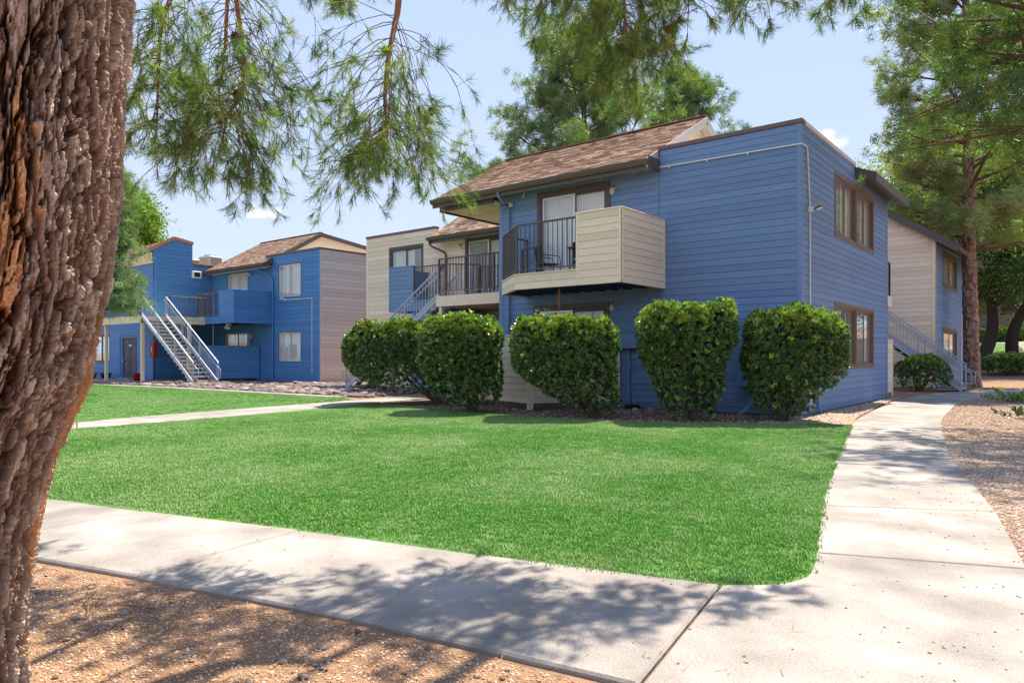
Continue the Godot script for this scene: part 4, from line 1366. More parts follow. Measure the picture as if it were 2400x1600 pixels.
func ground() -> void:
	var b := MB.new()
	var xs := []
	var x := -160.0
	while x <= 160.0:
		xs.append(x)
		x += 2.5 if absf(x) < 20 else 8.0
	var zs := []
	var z := -180.0
	while z <= 60.0:
		zs.append(z)
		z += 2.0 if z > -75 else 8.0
	var w := zs.size()
	for i in xs.size():
		for j in w:
			b.v.append(Vector3(xs[i], gh(xs[i], zs[j]) - 0.03, zs[j]))
			b.n.append(Vector3(0, 1, (gh(xs[i], zs[j] + 0.5) - gh(xs[i], zs[j] - 0.5)) * -1.0).normalized())
			b.c.append(Color.WHITE)
	for i in xs.size() - 1:
		for j in w - 1:
			var k := i * w + j
			b.ix.append_array([k, k + w, k + 1, k + 1, k + w, k + w + 1])
	struct(obj("ground", b, M.soil), "reddish decomposed granite ground running back between the blocks")
	# front pavement
	var U := [[-9, 16.1], [-6.2, 15.25], [-4.4, 14.55], [-2.65, 13.9], [-1.43, 13.59], [0.21, 13.13], [1.75, 12.76], [3.28, 12.34]]
	var D := [[-9, 17.6], [-6.2, 16.7], [-4.4, 15.9], [-2.65, 15.28], [-1.28, 14.92], [0.41, 14.45], [2.0, 14.06], [3.53, 13.79]]
	var pave := part("pavement", self)
	struct(pave, "pale concrete front pavement in jointed slabs with tree shadows on it")
	for i in 7:
		slab("concrete_slab", [U[i], U[i + 1], D[i + 1], D[i]], -0.16, 0.0 - 0.004 * (i % 2), M["concrete%d" % (i % 3)], pave, 0.008, 0.012)
	slab("concrete_slab", [[3.28, 12.34], [3.46, 12.20], [3.57, 12.06], [3.62, 11.88], [3.60, 11.68], [3.51, 11.29], [4.68, 10.83], [5.1, 11.5], [5.9, 12.1], [7.2, 12.5], [7.2, 14.1], [5.2, 13.75], [3.53, 13.79]], -0.16, 0.0, M.concrete1, pave, 0.008, 0.012)
	slab("concrete_slab", [[7.2, 12.5], [11, 13.2], [11, 14.8], [7.2, 14.1]], -0.16, 0.0, M.concrete0, pave, 0.008, 0.012)
	# side walk along the right
	var walk := part("walkway", self)
	struct(walk, "concrete walkway curving back between the lawn and the gravel at right")
	var WL := [[3.51, 11.29], [3.09, 9.65], [2.75, 8.14], [2.48, 6.9], [2.21, 5.45], [1.83, 3.62], [1.44, 1.73], [1.16, 0.0], [0.92, -2.32], [0.70, -4.6], [0.53, -6.78], [0.47, -8.8], [0.55, -10.86], [0.74, -12.6], [1.0, -14.17], [1.5, -16.3], [2.27, -18.27]]
	var WR := [[4.68, 10.83], [4.36, 8.95], [4.08, 7.66], [3.80, 6.4], [3.50, 5.0], [3.20, 3.1], [2.90, 1.28], [2.66, -0.4], [2.44, -2.7], [2.28, -4.8], [2.15, -6.9], [2.10, -8.8], [2.17, -10.8], [2.35, -12.3], [2.6, -13.6], [3.3, -15.2], [4.6, -16.6]]
	for i in WL.size() - 1:
		var edge := [WL[i]]
		for k in range(7, 0, -1):                  # the lawn's own edge points between the two joints
			if LAWN[k][1] < WL[i][1] - 0.1 and LAWN[k][1] > WL[i + 1][1] + 0.1:
				edge.append(LAWN[k])
		edge.append_array([WL[i + 1], WR[i + 1], WR[i]])
		slab("concrete_slab", edge, -0.16, -0.003 * (i % 3), M["concrete%d" % ((i * 2 + 1) % 3)], walk, 0.008, 0.012)
	slab("concrete_slab", [[2.27, -18.27], [4.6, -16.6], [9, -20], [14, -21], [14, -23], [8, -22]], -0.16, -0.002, M.concrete1, walk, 0.008, 0.012)
	# path behind the lawn
	var path := part("garden_path", self)
	struct(path, "narrow pale concrete path between the two lawns, leading to the stairs behind the hedge")
	var PI_ := [[-9.4, 17.0], [-9.40, 13.5], [-9.46, 11.27], [-9.61, 9.4], [-10.25, 5.82], [-11.05, 2.9], [-11.15, 1.2], [-11.1, -1.0]]
	var PO := [[-10.7, 17.0], [-10.8, 13.5], [-10.86, 10.78], [-11.3, 9.4], [-11.75, 6.4], [-12.2, 3.0], [-12.4, 1.2], [-12.4, -1.0]]
	for i in 7:
		slab("concrete_slab", [PI_[i], PI_[i + 1], PO[i + 1], PO[i]], -0.14, -0.002 * (i % 2), M["concrete%d" % (i % 3)], path, 0.008, 0.012)
	var strip := part("mowing_strip", self)
	struct(strip, "thin pale concrete strip along the far edge of the back lawn")
	var S1 := [[-30, 3.0], [-27, 2.62], [-24.8, 2.4], [-20, 2.27], [-16.2, 2.23], [-13.9, 2.15]]
	for i in 5:
		slab("concrete_slab", [S1[i], S1[i + 1], [S1[i + 1][0], S1[i + 1][1] - 0.5], [S1[i][0], S1[i][1] - 0.5]], -0.12, 0.01, M.concrete2, strip, 0.008, 0.012)
	var apron := part("entry_slab", self)
	struct(apron, "concrete slab in front of the dark panelled door")
	slab("concrete_slab", [[-44, -1.7], [-31.9, -1.7], [-31.9, 1.0], [-44, 1.4]], -0.14, 0.0, M.concrete0, apron)
	# lawns
	struct(slab("lawn", LAWN, -0.12, -0.006, M.turf, self, -0.07, 0.02), "bright green front lawn filling the middle of the scene")
	struct(slab("lawn", BACKLAWN, -0.12, -0.006, M.turf, self, -0.07, 0.02), "smaller green lawn at the left in front of the cobalt blue block")
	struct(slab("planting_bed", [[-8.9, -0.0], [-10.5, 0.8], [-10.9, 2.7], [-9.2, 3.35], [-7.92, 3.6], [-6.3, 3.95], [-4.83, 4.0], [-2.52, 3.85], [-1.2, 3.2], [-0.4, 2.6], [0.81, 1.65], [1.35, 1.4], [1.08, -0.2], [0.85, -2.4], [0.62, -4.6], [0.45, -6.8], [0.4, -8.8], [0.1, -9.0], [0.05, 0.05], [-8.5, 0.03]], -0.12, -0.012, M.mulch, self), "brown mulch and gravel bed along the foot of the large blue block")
	# far lawn and path, following the rise
	far_patch("lawn", Vector2(-1.2, -45.8), Vector2(2.6, 5.5), M.turf, 0.02, "bright oval of far lawn under the trees at right")
	far_patch("garden_path", Vector2(0.4, -46.5), Vector2(6.0, 8.5), M.concrete1, 0.0, "pale far path curving round the far lawn")

func far_patch(called: String, c: Vector2, r: Vector2, m: Material, lift: float, label: String) -> void:
	var b := MB.new()
	for i in 10:
		for j in 24:
			var q := []
			for k in [[i, j], [i + 1, j], [i + 1, j + 1], [i, j + 1]]:
				var a: float = TAU * k[1] / 24.0
				var p: Vector2 = c + Vector2(cos(a) * r.x, sin(a) * r.y) * (k[0] / 10.0)
				q.append(Vector3(p.x, gh(p.x, p.y) + lift - 0.01, p.y))
			if i == 0:
				b.otri(q[1], q[2], q[0], q[0] - UP * 50.0)
			else:
				b.oquad(q[0], q[1], q[2], q[3], q[0] - UP * 50.0)
	struct(obj(called, b, m), label)

func in_poly(r: RandomNumberGenerator, poly: PackedVector2Array, lo: Vector2, hi: Vector2) -> Vector2:
	for i in 60:
		var p := Vector2(r.randf_range(lo.x, hi.x), r.randf_range(lo.y, hi.y))
		if Geometry2D.is_point_in_polygon(p, poly):
			return p
	return poly[0]

func grass() -> void:
	var r := RandomNumberGenerator.new()
	r.seed = 71
	var patch := FastNoiseLite.new()
	patch.seed = 5
	patch.frequency = 0.28
	patch.fractal_octaves = 3
	var fine := FastNoiseLite.new()
	fine.seed = 9
	fine.frequency = 1.6
	var kinds := []
	for k in 2:
		var t := MB.new()
		for i in 11:
			var a := r.randf() * TAU
			var o := Vector3(cos(a), 0, sin(a)) * sqrt(r.randf()) * 0.055
			var la := r.randf() * TAU
			var lean := Vector3(cos(la), 0, sin(la)) * r.randf_range(0.15, 0.8)
			var h := r.randf_range(0.016, 0.031)
			var s := Vector3(-sin(la), 0, cos(la)) * 0.0028
			t.col = Color(1, 1, 1) * r.randf_range(0.88, 1.12)
			var mid := o + UP * h * 0.6 + lean * h * 0.35
			t.quad(o - s, o + s, mid + s * 0.8, mid - s * 0.8)
			t.tri(mid - s * 0.8, mid + s * 0.8, o + UP * h + lean * h)
		kinds.append(t.mesh())
	for job in [[V(LAWN), Vector2(-9.6, 1.5), Vector2(3.7, 16), 90000, "short green grass of the front lawn", 0.05], [V(BACKLAWN), Vector2(-34, 1.9), Vector2(-10.6, 14), 26000, "short green grass of the back lawn by the rocks", 0.05]]:
		for k in 2:
			var tr := []
			var co := []
			for i in int(job[3]) / 2:
				var p: Vector2 = in_poly(r, job[0], job[1], job[2])
				var n := patch.get_noise_2d(p.x, p.y)
				var f := fine.get_noise_2d(p.x, p.y)
				var sc := r.randf_range(0.75, 1.2) * (1.0 + 0.25 * f)
				if job[0].size() > 20 and p.y < 11.0 and p.x > -9:
					sc *= 1.15
				tr.append(Transform3D(Basis(UP, r.randf() * TAU).scaled(Vector3(sc * 1.25, sc, sc * 1.25)), Vector3(p.x, -0.006, p.y)))
				var g := clampf(0.45 + 1.3 * n + 0.5 * f, 0.0, 1.0)
				var cc := Color(0.135, 0.315, 0.050).lerp(Color(0.29, 0.41, 0.155), g) * r.randf_range(0.87, 1.13)
				if r.randf() < 0.07:
					cc = Color(0.40, 0.42, 0.20)
				co.append(cc)
			var o := many("grass", kinds[k], M.grass, tr, co)
			o.set_meta("label", job[4])

func rock_mesh(r: RandomNumberGenerator, c: Color, flat := 0.6) -> ArrayMesh:
	var b := MB.new()
	b.col = c
	var seg := 7
	var rows := 5
	var P := []
	for i in rows + 1:
		var ring := []
		for j in seg:
			var t := PI * i / rows
			var a := TAU * (j + 0.5 * (i % 2)) / seg
			var k := r.randf_range(0.82, 1.12)
			ring.append(Vector3(sin(t) * cos(a) * k, cos(t) * flat * r.randf_range(0.85, 1.1), sin(t) * sin(a) * k))
		P.append(ring)
	for i in rows:
		for j in seg:
			b.oquad(P[i][j], P[i][(j + 1) % seg], P[i + 1][(j + 1) % seg], P[i + 1][j], Vector3.ZERO)
	var st := SurfaceTool.new()
	st.create_from(b.mesh(), 0)
	return b.mesh()

func stones_and_chips() -> void:
	var r := RandomNumberGenerator.new()
	r.seed = 33
	var tones := [Color(0.15, 0.12, 0.13), Color(0.22, 0.17, 0.17), Color(0.33, 0.25, 0.20), Color(0.20, 0.12, 0.105), Color(0.40, 0.34, 0.28)]
	var shapes := []
	for k in 10:
		shapes.append(rock_mesh(r, tones[k % 5] * r.randf_range(0.85, 1.15), 0.5))
	var bedp := V([[-31.2, -0.9], [-29.0, -2.6], [-24.5, -4.9], [-20.3, -5.2], [-20.1, -4.1], [-14, -1.5], [-13.2, 1.6], [-16.2, 1.7], [-24.8, 1.85], [-27, 2.05], [-31, 2.3]])
	var bed := slab("rock_bed", Array(bedp), -0.1, -0.012, M.mulch, self)
	struct(bed, "bed of purplish river rocks at the foot of the cobalt blue block")
	for i in 295:
		var p := in_poly(r, bedp, Vector2(-31.2, -5.2), Vector2(-13.2, 2.3))
		if i < 200:
			p = in_poly(r, bedp, Vector2(-29, -1.5), Vector2(-15, 2.3))
		var o := MeshInstance3D.new()
		o.name = "stone"
		o.mesh = shapes[r.randi() % 10]
		o.material_override = M.stone
		var s := r.randf_range(0.08, 0.18)
		o.transform = Transform3D(Basis(UP, r.randf() * TAU).rotated(Vector3(r.randfn(), 0, r.randfn()).normalized(), r.randf() * 0.35).scaled(Vector3(s * 1.25, s, s)), Vector3(p.x, 0.01 + s * 0.2, p.y))
		bed.add_child(o, true)
	var tr := []
	var co := []
	for i in 2600:
		var p := in_poly(r, bedp, Vector2(-31.2, -5.2), Vector2(-13.2, 2.3))
		var s := r.randf_range(0.05, 0.13)
		tr.append(Transform3D(Basis(UP, r.randf() * TAU).scaled(Vector3(s * 1.2, s, s)), Vector3(p.x, -0.01 + s * 0.2, p.y)))
	many("small_stones", shapes[1], M.stone, tr, [], bed)
	# gravel chips
	var chips := [rock_mesh(r, Color.WHITE, 0.6), rock_mesh(r, Color.WHITE, 0.45)]
	var soil_tones := [Color(0.58, 0.35, 0.20), Color(0.47, 0.26, 0.14), Color(0.64, 0.44, 0.28), Color(0.36, 0.19, 0.11), Color(0.60, 0.40, 0.26), Color(0.50, 0.31, 0.20), Color(0.66, 0.54, 0.44)]
	var pink_tones := [Color(0.50, 0.37, 0.27), Color(0.42, 0.29, 0.21), Color(0.56, 0.45, 0.35), Color(0.33, 0.23, 0.17), Color(0.46, 0.37, 0.31)]
	var jobs := [
		["gravel", V([[-3.0, 15.3], [-1.3, 14.97], [0.4, 14.5], [2.0, 14.1], [3.5, 13.84], [4.6, 13.9], [5.0, 16.6], [-3.0, 17.0]]), 60000, 0.0025, 0.008, soil_tones, "orange brown decomposed granite gravel in the near corner below the pavement"],
		["gravel", V([[4.62, 10.75], [4.30, 8.9], [4.02, 7.6], [3.44, 5.0], [3.14, 3.1], [6.5, 2.5], [7.2, 11.2]]), 60000, 0.005, 0.014, pink_tones, "pinkish gravel beside the near bend of the walkway at right"],
		["gravel", V([[3.14, 3.1], [2.84, 1.28], [2.38, -2.7], [2.08, -6.9], [2.1, -10.8], [2.5, -13.5], [9, -14], [9, 2.5]]), 40000, 0.0095, 0.02, pink_tones, "pinkish gravel under the pines farther along the walkway"],
		["gravel", V([[0.1, -0.1], [1.1, -0.2], [1.4, 1.35], [0.81, 1.6], [-0.2, 2.4], [-0.2, 0.1]]), 3500, 0.012, 0.03, pink_tones, "pale gravel chips round the near corner of the large blue block"],
		["gravel", V([[0.08, -0.2], [1.08, -0.2], [0.85, -2.4], [0.62, -4.6], [0.45, -6.8], [0.4, -8.8], [0.1, -9.0]]), 5200, 0.012, 0.032, pink_tones, "gravel strip between the side wall of the large blue block and the walkway"],
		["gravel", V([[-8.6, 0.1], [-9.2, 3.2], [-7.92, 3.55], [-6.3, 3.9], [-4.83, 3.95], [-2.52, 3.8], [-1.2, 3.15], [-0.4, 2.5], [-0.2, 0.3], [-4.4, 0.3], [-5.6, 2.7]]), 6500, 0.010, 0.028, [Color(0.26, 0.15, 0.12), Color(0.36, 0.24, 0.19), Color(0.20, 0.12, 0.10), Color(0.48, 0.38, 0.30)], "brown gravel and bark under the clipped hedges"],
	]
	for j in jobs:
		var poly: PackedVector2Array = j[1]
		var lo := Vector2(1e9, 1e9)
		var hi := -lo
		for q in poly:
			lo = lo.min(q)
			hi = hi.max(q)
		tr = []
		co = []
		var base := -0.029 if j[3] < 0.01 else -0.012
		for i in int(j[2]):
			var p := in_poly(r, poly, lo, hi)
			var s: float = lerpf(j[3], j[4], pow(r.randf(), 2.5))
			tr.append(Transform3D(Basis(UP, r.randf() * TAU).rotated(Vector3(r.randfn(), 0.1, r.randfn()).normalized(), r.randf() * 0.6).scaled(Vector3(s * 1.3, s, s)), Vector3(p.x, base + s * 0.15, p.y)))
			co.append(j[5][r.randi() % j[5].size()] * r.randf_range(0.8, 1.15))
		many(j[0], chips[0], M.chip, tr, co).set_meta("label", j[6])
	tr = []
	co = []
	for i in 420:
		var zz := r.randf_range(2.0, 13.4)
		var right := lerpf(2.95, 4.9, clampf((zz - 2.0) / 9.5, 0.0, 1.0))
		var p := Vector2(right - 0.02 - absf(r.randfn()) * 0.45, zz) if i < 300 else Vector2(r.randf_range(0.0, 5.0), r.randf_range(12.2, 14.4))
		var s := r.randf_range(0.002, 0.0065)
		if Geometry2D.is_point_in_polygon(p, V(LAWN)) or p.x + p.y * 3.4 > 52.5 and p.x < 3.5:
			continue
		tr.append(Transform3D(Basis(UP, r.randf() * TAU).scaled(Vector3(s * 1.4, s, s)), Vector3(p.x, 0.002, p.y)))
		co.append(pink_tones[r.randi() % 5] * r.randf_range(0.4, 0.9))
	many("scattered_grit", chips[0], M.chip, tr, co).set_meta("label", "dark grit scattered on the concrete near the right gravel")
	# larger loose stones in the near gravel, fallen needles and twigs
	var loose := part("loose_stones", self)
	struct(loose, "scattered larger stones lying in the near gravel")
	for i in 90:
		var p: Vector2 = in_poly(r, jobs[0][1], Vector2(-1.5, 13.9), Vector2(4.5, 15.6))
		var o := MeshInstance3D.new()
		o.name = "stone"
		o.mesh = shapes[[2, 4, 7, 9, 8, 3][r.randi() % 6]]
		o.material_override = M.stone
		var s := r.randf_range(0.010, 0.026)
		o.transform = Transform3D(Basis(UP, r.randf() * TAU).rotated(Vector3(r.randfn(), 0, r.randfn()).normalized(), r.randf() * 0.5).scaled(Vector3(s * 1.3, s, s)), Vector3(p.x, -0.028 + s * 0.3, p.y))
		loose.add_child(o, true)
	var litter := MB.new()
	for i in 4200:
		var p: Vector2 = in_poly(r, jobs[0][1], Vector2(-2.0, 13.9), Vector2(4.6, 16))
		var a := r.randf() * TAU
		var d := Vector3(cos(a), r.randf_range(-0.05, 0.15), sin(a)) * r.randf_range(0.03, 0.075)
		var s := Vector3(-sin(a), 0, cos(a)) * 0.0011
		var q := Vector3(p.x, -0.020 + r.randf() * 0.006, p.y)
		litter.col = Color(0.40, 0.22, 0.11) * r.randf_range(0.5, 1.3)
		litter.quad(q - s, q + s, q + d + s, q + d - s)
	for i in 150:
		var u := r.randf()
		var p := Vector2(lerpf(-1.0, 4.2, u), lerpf(14.6, 12.9, u) + r.randf_range(-0.55, 0.5))
		if Geometry2D.is_point_in_polygon(p, V(LAWN)):
			continue
		var a := r.randf() * TAU
		var d := Vector3(cos(a), 0.02, sin(a)) * r.randf_range(0.02, 0.07)
		var s := Vector3(-sin(a), 0, cos(a)) * 0.0012
		var q := Vector3(p.x, 0.004, p.y)
		litter.col = Color(0.24, 0.14, 0.08) * r.randf_range(0.6, 1.3)
		litter.quad(q - s, q + s, q + d + s, q + d - s)
	var lo2 := obj("needle_litter", litter, M.chip)
	lo2.set_meta("kind", "stuff")
	lo2.set_meta("label", "dry fallen pine needles on the near gravel and pavement")
	for k in 3:
		var p: Vector3 = [Vector3(0.55, -0.014, 14.75), Vector3(0.15, -0.014, 14.9), Vector3(1.05, -0.014, 14.62)][k]
		var tw := MB.new()
		var a := 0.4 + k * 1.1
		var d := Vector3(cos(a), 0.0, sin(a))
		tw.tube([p, p + d * 0.09 + Vector3(0.01, 0.018, 0.02), p + d * 0.2 + Vector3(0, 0.008, 0), p + d * 0.32], [0.006, 0.005, 0.004, 0.002], 6)
		tw.tube([p + d * 0.09 + Vector3(0.01, 0.018, 0.02), p + d * 0.2 + Vector3(0.05, 0.03, -0.07)], [0.004, 0.002], 5)
		tag(obj("fallen_twig", tw, M.branch), ["dry forked twig on the gravel nearest the pavement edge", "dry twig on the gravel nearest the pine trunk", "dry twig lying in the gravel, farthest from the pine trunk"][k], "twig", "fallen twigs on the gravel")
	for k in 3:
		var p: Vector3 = [Vector3(-3.75, 0.0, 0.75), Vector3(-3.35, 0.0, 0.7), Vector3(-4.0, 0.0, 0.45)][k]
		if k < 2:
			var o := MeshInstance3D.new()
			o.name = "rock"
			o.mesh = rock_mesh(r, [Color(0.62, 0.58, 0.54), Color(0.36, 0.30, 0.28)][k], 0.6)
			o.material_override = M.stone
			o.transform = Transform3D(Basis().scaled(Vector3.ONE * [0.09, 0.13][k]), p + UP * 0.0)
			add_child(o, true)
			tag(o, ["small pale rock on the mulch by the downspout of the large blue block", "larger brown rock on the mulch by the downspout of the large blue block"][k], "rock")
		else:
			var h := MB.new()
			for c in 3:
				var ring := []
				var rad := []
				for i in 25:
					var a := TAU * i / 24.0
					ring.append(Vector3(cos(a) * 0.19, 0.02 + c * 0.035, sin(a) * 0.15))
					rad.append(0.018)
				h.t = Transform3D(Basis(), p)
				h.tube(ring, rad, 7)
			tag(obj("garden_hose", h, M.black), "black garden hose coiled at the foot of the blue downspout", "hose")

# ------------------------------------------------------------------ plants
func rosette(r: RandomNumberGenerator, n: int, ll: float, lw: float) -> ArrayMesh:
	var b := MB.new()
	for i in n:
		var a := TAU * i / n + r.randf_range(-0.4, 0.4)
		var tilt := r.randf_range(0.45, 1.35)
		var d := Vector3(cos(a) * sin(tilt), cos(tilt), sin(a) * sin(tilt))
		var s := Vector3(-sin(a), 0, cos(a)).rotated(d, r.randf_range(-0.5, 0.5))
		var up := s.cross(d) * -1.0
		var L := ll * r.randf_range(0.75, 1.2)
		var W := lw * r.randf_range(0.8, 1.15)
		b.col = Color.WHITE * r.randf_range(0.8, 1.2)
		var p0 := d * 0.008
		var m1 := d * L * 0.35
		var m2 := d * L * 0.75 - up * L * 0.06
		var tip := d * L - up * L * 0.16
		for q in [1.0, -1.0]:
			var e1: Vector3 = m1 + s * W * 0.5 * q + up * W * 0.18
			var e2: Vector3 = m2 + s * W * 0.42 * q + up * W * 0.12
			if q > 0:
				b.tri(p0, e1, m1)
				b.quad(m1, e1, e2, m2)
				b.tri(m2, e2, tip)
			else:
				b.tri(p0, m1, e1)
				b.quad(m1, m2, e2, e1)
				b.tri(m2, tip, e2)
	return b.mesh()

var ROS := []

func bush(label: String, base: Vector3, crown: Vector3, rx: float, rz: float, H: float, prof: Array, n: int, seed_: int, low := 0.1, size := 1.0) -> void:
	var r := RandomNumberGenerator.new()
	r.seed = seed_
	var o := thing("hedge_bush", label, "hedge bush", "clipped bushes along the large blue block", base)
	var wob := FastNoiseLite.new()
	wob.seed = seed_
	wob.frequency = 0.9
	var c := crown - base
	var ax := Vector3(0.7775, 0, -0.629)
	var az := Vector3(0.629, 0, 0.7775)
	var sets := [[], []]
	var cols := [[], []]
	for i in n:
		var inner := r.randf() < 0.3
		var top := r.randf() < 0.26
		var h := lerpf(low, 1.0, sqrt(r.randf())) if not top else r.randf_range(0.93, 1.0)
		var q := h * (prof.size() - 1)
		var k := mini(int(q), prof.size() - 2)
		var pr: float = lerpf(prof[k], prof[k + 1], q - k)
		var a := r.randf() * TAU
		var ca := cos(a)
		var sa := sin(a)
		var se := pow(pow(absf(ca), 4.5) + pow(absf(sa), 4.5), -1.0 / 4.5)
		var d := pr * se
		var nrm := (ax * ca + az * sa + UP * (0.25 if h > 0.5 else -0.05)).normalized()
		if top:
			d *= sqrt(r.randf())
			nrm = (UP + nrm * 0.35).normalized()
		elif inner:
			d *= r.randf_range(0.55, 0.9)
		else:
			d *= 1.0 - absf(r.randfn()) * 0.05
		var lean := smoothstep(0.0, 0.6, h)
		var p: Vector3 = c * lean + ax * (ca * d * rx) + az * (sa * d * rz)
		p.y = h * H
		var wv := wob.get_noise_3d(p.x * 1.5, p.y * 1.5, p.z * 1.5)
		p += nrm * wv * 0.15
		p.y *= 1.0 + 0.10 * wob.get_noise_3d(p.x * 1.1 + 20.0, 0.0, p.z * 1.1)
		if not inner and wob.get_noise_3d(p.x * 2.6 - 9.0, p.y * 2.6, p.z * 2.6) < -0.42:
			continue
		if top:
			p.y += absf(r.randfn()) * 0.035 + (r.randf_range(0.05, 0.16) if r.randf() < 0.02 else 0.0)
		if h < 0.3 and wv < -0.35:
			continue
		var dir := (nrm + Vector3(r.randfn(), r.randfn(), r.randfn()) * 0.38 + UP * 0.3).normalized()
		var side := dir.cross(Vector3(r.randfn(), r.randfn(), r.randfn()).normalized()).normalized()
		var sc := r.randf_range(0.75, 1.25) * size
		var t := Transform3D(Basis(side * sc, dir * sc, side.cross(dir) * sc), p)
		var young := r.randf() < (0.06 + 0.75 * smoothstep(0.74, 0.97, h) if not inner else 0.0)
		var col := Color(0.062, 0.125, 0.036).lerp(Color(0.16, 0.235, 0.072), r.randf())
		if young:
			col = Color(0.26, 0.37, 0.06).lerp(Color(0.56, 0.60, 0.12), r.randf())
		elif r.randf() < 0.004:
			col = Color(0.42, 0.15, 0.035)
		elif r.randf() < 0.12:
			col = Color(0.20, 0.21, 0.09)
		var g := r.randi() % 2
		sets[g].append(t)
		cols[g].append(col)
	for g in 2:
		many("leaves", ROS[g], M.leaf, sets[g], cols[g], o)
	for i in 15:
		var a := TAU * i / 15.0 + r.randf() * 0.5
		var out := ax * cos(a) * rx + az * sin(a) * rz
		var st := MB.new()
		var b0 := Vector3(cos(a) * 0.07, -0.07, sin(a) * 0.07)
		var m1 := out * 0.34 + c * 0.75 + UP * H * 0.42
		var m2 := out * 0.66 + c + UP * H * 0.8
		st.tube([b0, b0 + out * 0.14 + c * 0.2 + UP * H * 0.16, m1, m2], [0.024, 0.02, 0.015, 0.007], 6)
		for k in 5:
			var q := m1.lerp(m2, r.randf())
			st.tube([q, q + out * 0.22 * r.randf() + Vector3(r.randfn(), 1.2, r.randfn()) * 0.13], [0.008, 0.004], 4)
		obj("stem", st, M.stem, o)

func bushes() -> void:
	var r := RandomNumberGenerator.new()
	r.seed = 404
	ROS = [rosette(r, 7, 0.084, 0.037), rosette(r, 6, 0.094, 0.042)]
	var P := [0.24, 0.42, 0.58, 0.74, 0.86, 0.94, 0.98, 1.0, 1.0, 0.97, 0.87]
	var Q := [0.42, 0.50, 0.58, 0.66, 0.76, 0.86, 0.93, 0.98, 1.0, 0.98, 0.90]
	bush("widest dark green clipped bush, leftmost of the row, leaning over the garden path", at(-1.95, 0, 19.7), at(-2.95, 0, 20.0), 1.66, 1.1, 2.16, [0.12, 0.35, 0.85, 0.97, 1.0, 1.0, 1.0, 1.0, 0.98, 0.93, 0.80], 8500, 11, 0.12)
	bush("clipped bush second from the left, overlapping the widest dark green bush", at(-0.95, 0, 17.0), at(-1.24, 0, 17.1), 0.94, 0.9, 2.16, [0.35, 0.6, 0.75, 0.85, 0.93, 0.98, 1.0, 1.0, 1.0, 0.96, 0.80], 5400, 12, 0.02)
	bush("middle bush of the row, broad with narrow woody foot, before the tan fence corner", at(1.82, 0, 15.5), at(1.12, 0, 15.6), 1.10, 0.86, 2.06, P, 5200, 13, 0.03)
	bush("tall vase-shaped clipped bush between the grey-blue meter boxes, in front of the plain blue wall", at(3.72, 0, 14.8), at(3.62, 0, 14.9), 0.92, 0.80, 2.32, Q, 5400, 14, 0.01)
	bush("clipped bush with sunlit crown at the near corner of the large blue block", at(5.55, 0, 14.6), at(5.80, 0, 14.7), 0.89, 0.78, 2.18, [0.40, 0.48, 0.58, 0.72, 0.88, 0.96, 1.0, 1.0, 0.99, 0.96, 0.84], 5400, 15, 0.02)
	bush("small round dark shrub beside the foot of the right staircase", at(15.7, 0, 27.4), at(15.75, 0, 27.3), 0.82, 0.75, 1.28, [0.25, 0.6, 0.85, 0.97, 1.0, 1.0, 0.97, 0.93, 0.84, 0.68, 0.4], 1700, 16, 0.04)
	bush("low dark green clipped mound behind the pine trunk at right", Vector3(1.6, 0.45, -31.5), Vector3(1.6, 0, -31.5), 1.6, 1.2, 0.85, [0.8, 0.97, 1.0, 0.98, 0.9, 0.78, 0.5], 2200, 17, 0.0, 1.6)
	bush("far bright round hedge behind the far lawn, right one", Vector3(0.2, 2.0, -54.2), Vector3(0.2, 0, -54.2), 1.9, 1.5, 1.5, [0.9, 1.0, 1.0, 0.95, 0.85, 0.7, 0.4], 2200, 18, 0.0, 2.0)
	bush("far dark hedge behind the far lawn, left one", Vector3(-2.2, 1.9, -53.0), Vector3(-2.2, 0, -53.0), 1.6, 1.4, 1.5, [0.9, 1.0, 1.0, 0.95, 0.85, 0.7, 0.4], 2200, 19, 0.0, 2.0)
	# leafy sprigs lying over the gravel at the right edge
	for k in 2:
		var o := thing("leafy_sprig", ["yellow green sprig over the right gravel, farther of the two", "sparse olive sprig over the right gravel, nearer of the two"][k], "plant", "leafy sprigs at the right edge", [at(14.6, -0.05, 20.8), at(11.0, -0.05, 15.2)][k])
		var st := MB.new()
		var tr := []
		var co := []
		for i in 14:
			var a := r.randf() * TAU
			var tip := Vector3(cos(a) * r.randf_range(0.3, 0.75), r.randf_range(0.12, 0.4), sin(a) * r.randf_range(0.3, 0.75))
			st.tube([Vector3.ZERO, tip * 0.5 + UP * 0.08, tip], [0.006, 0.005, 0.003], 5)
			for m in 5:
				var p: Vector3 = tip * lerpf(0.45, 1.0, m / 4.0)
				var d := (tip + Vector3(r.randfn(), r.randf(), r.randfn()) * 0.4).normalized()
				var s := d.cross(UP).normalized()
				tr.append(Transform3D(Basis(s, d, s.cross(d)), p))
				co.append([Color(0.20, 0.32, 0.05), Color(0.09, 0.13, 0.05)][k] * r.randf_range(0.8, 1.2))
		obj("stems", st, M.stem, o)
		many("leaves", ROS[1], M.leaf, tr, co, o)

# ------------------------------------------------------------------ trees
var TUFT := {}

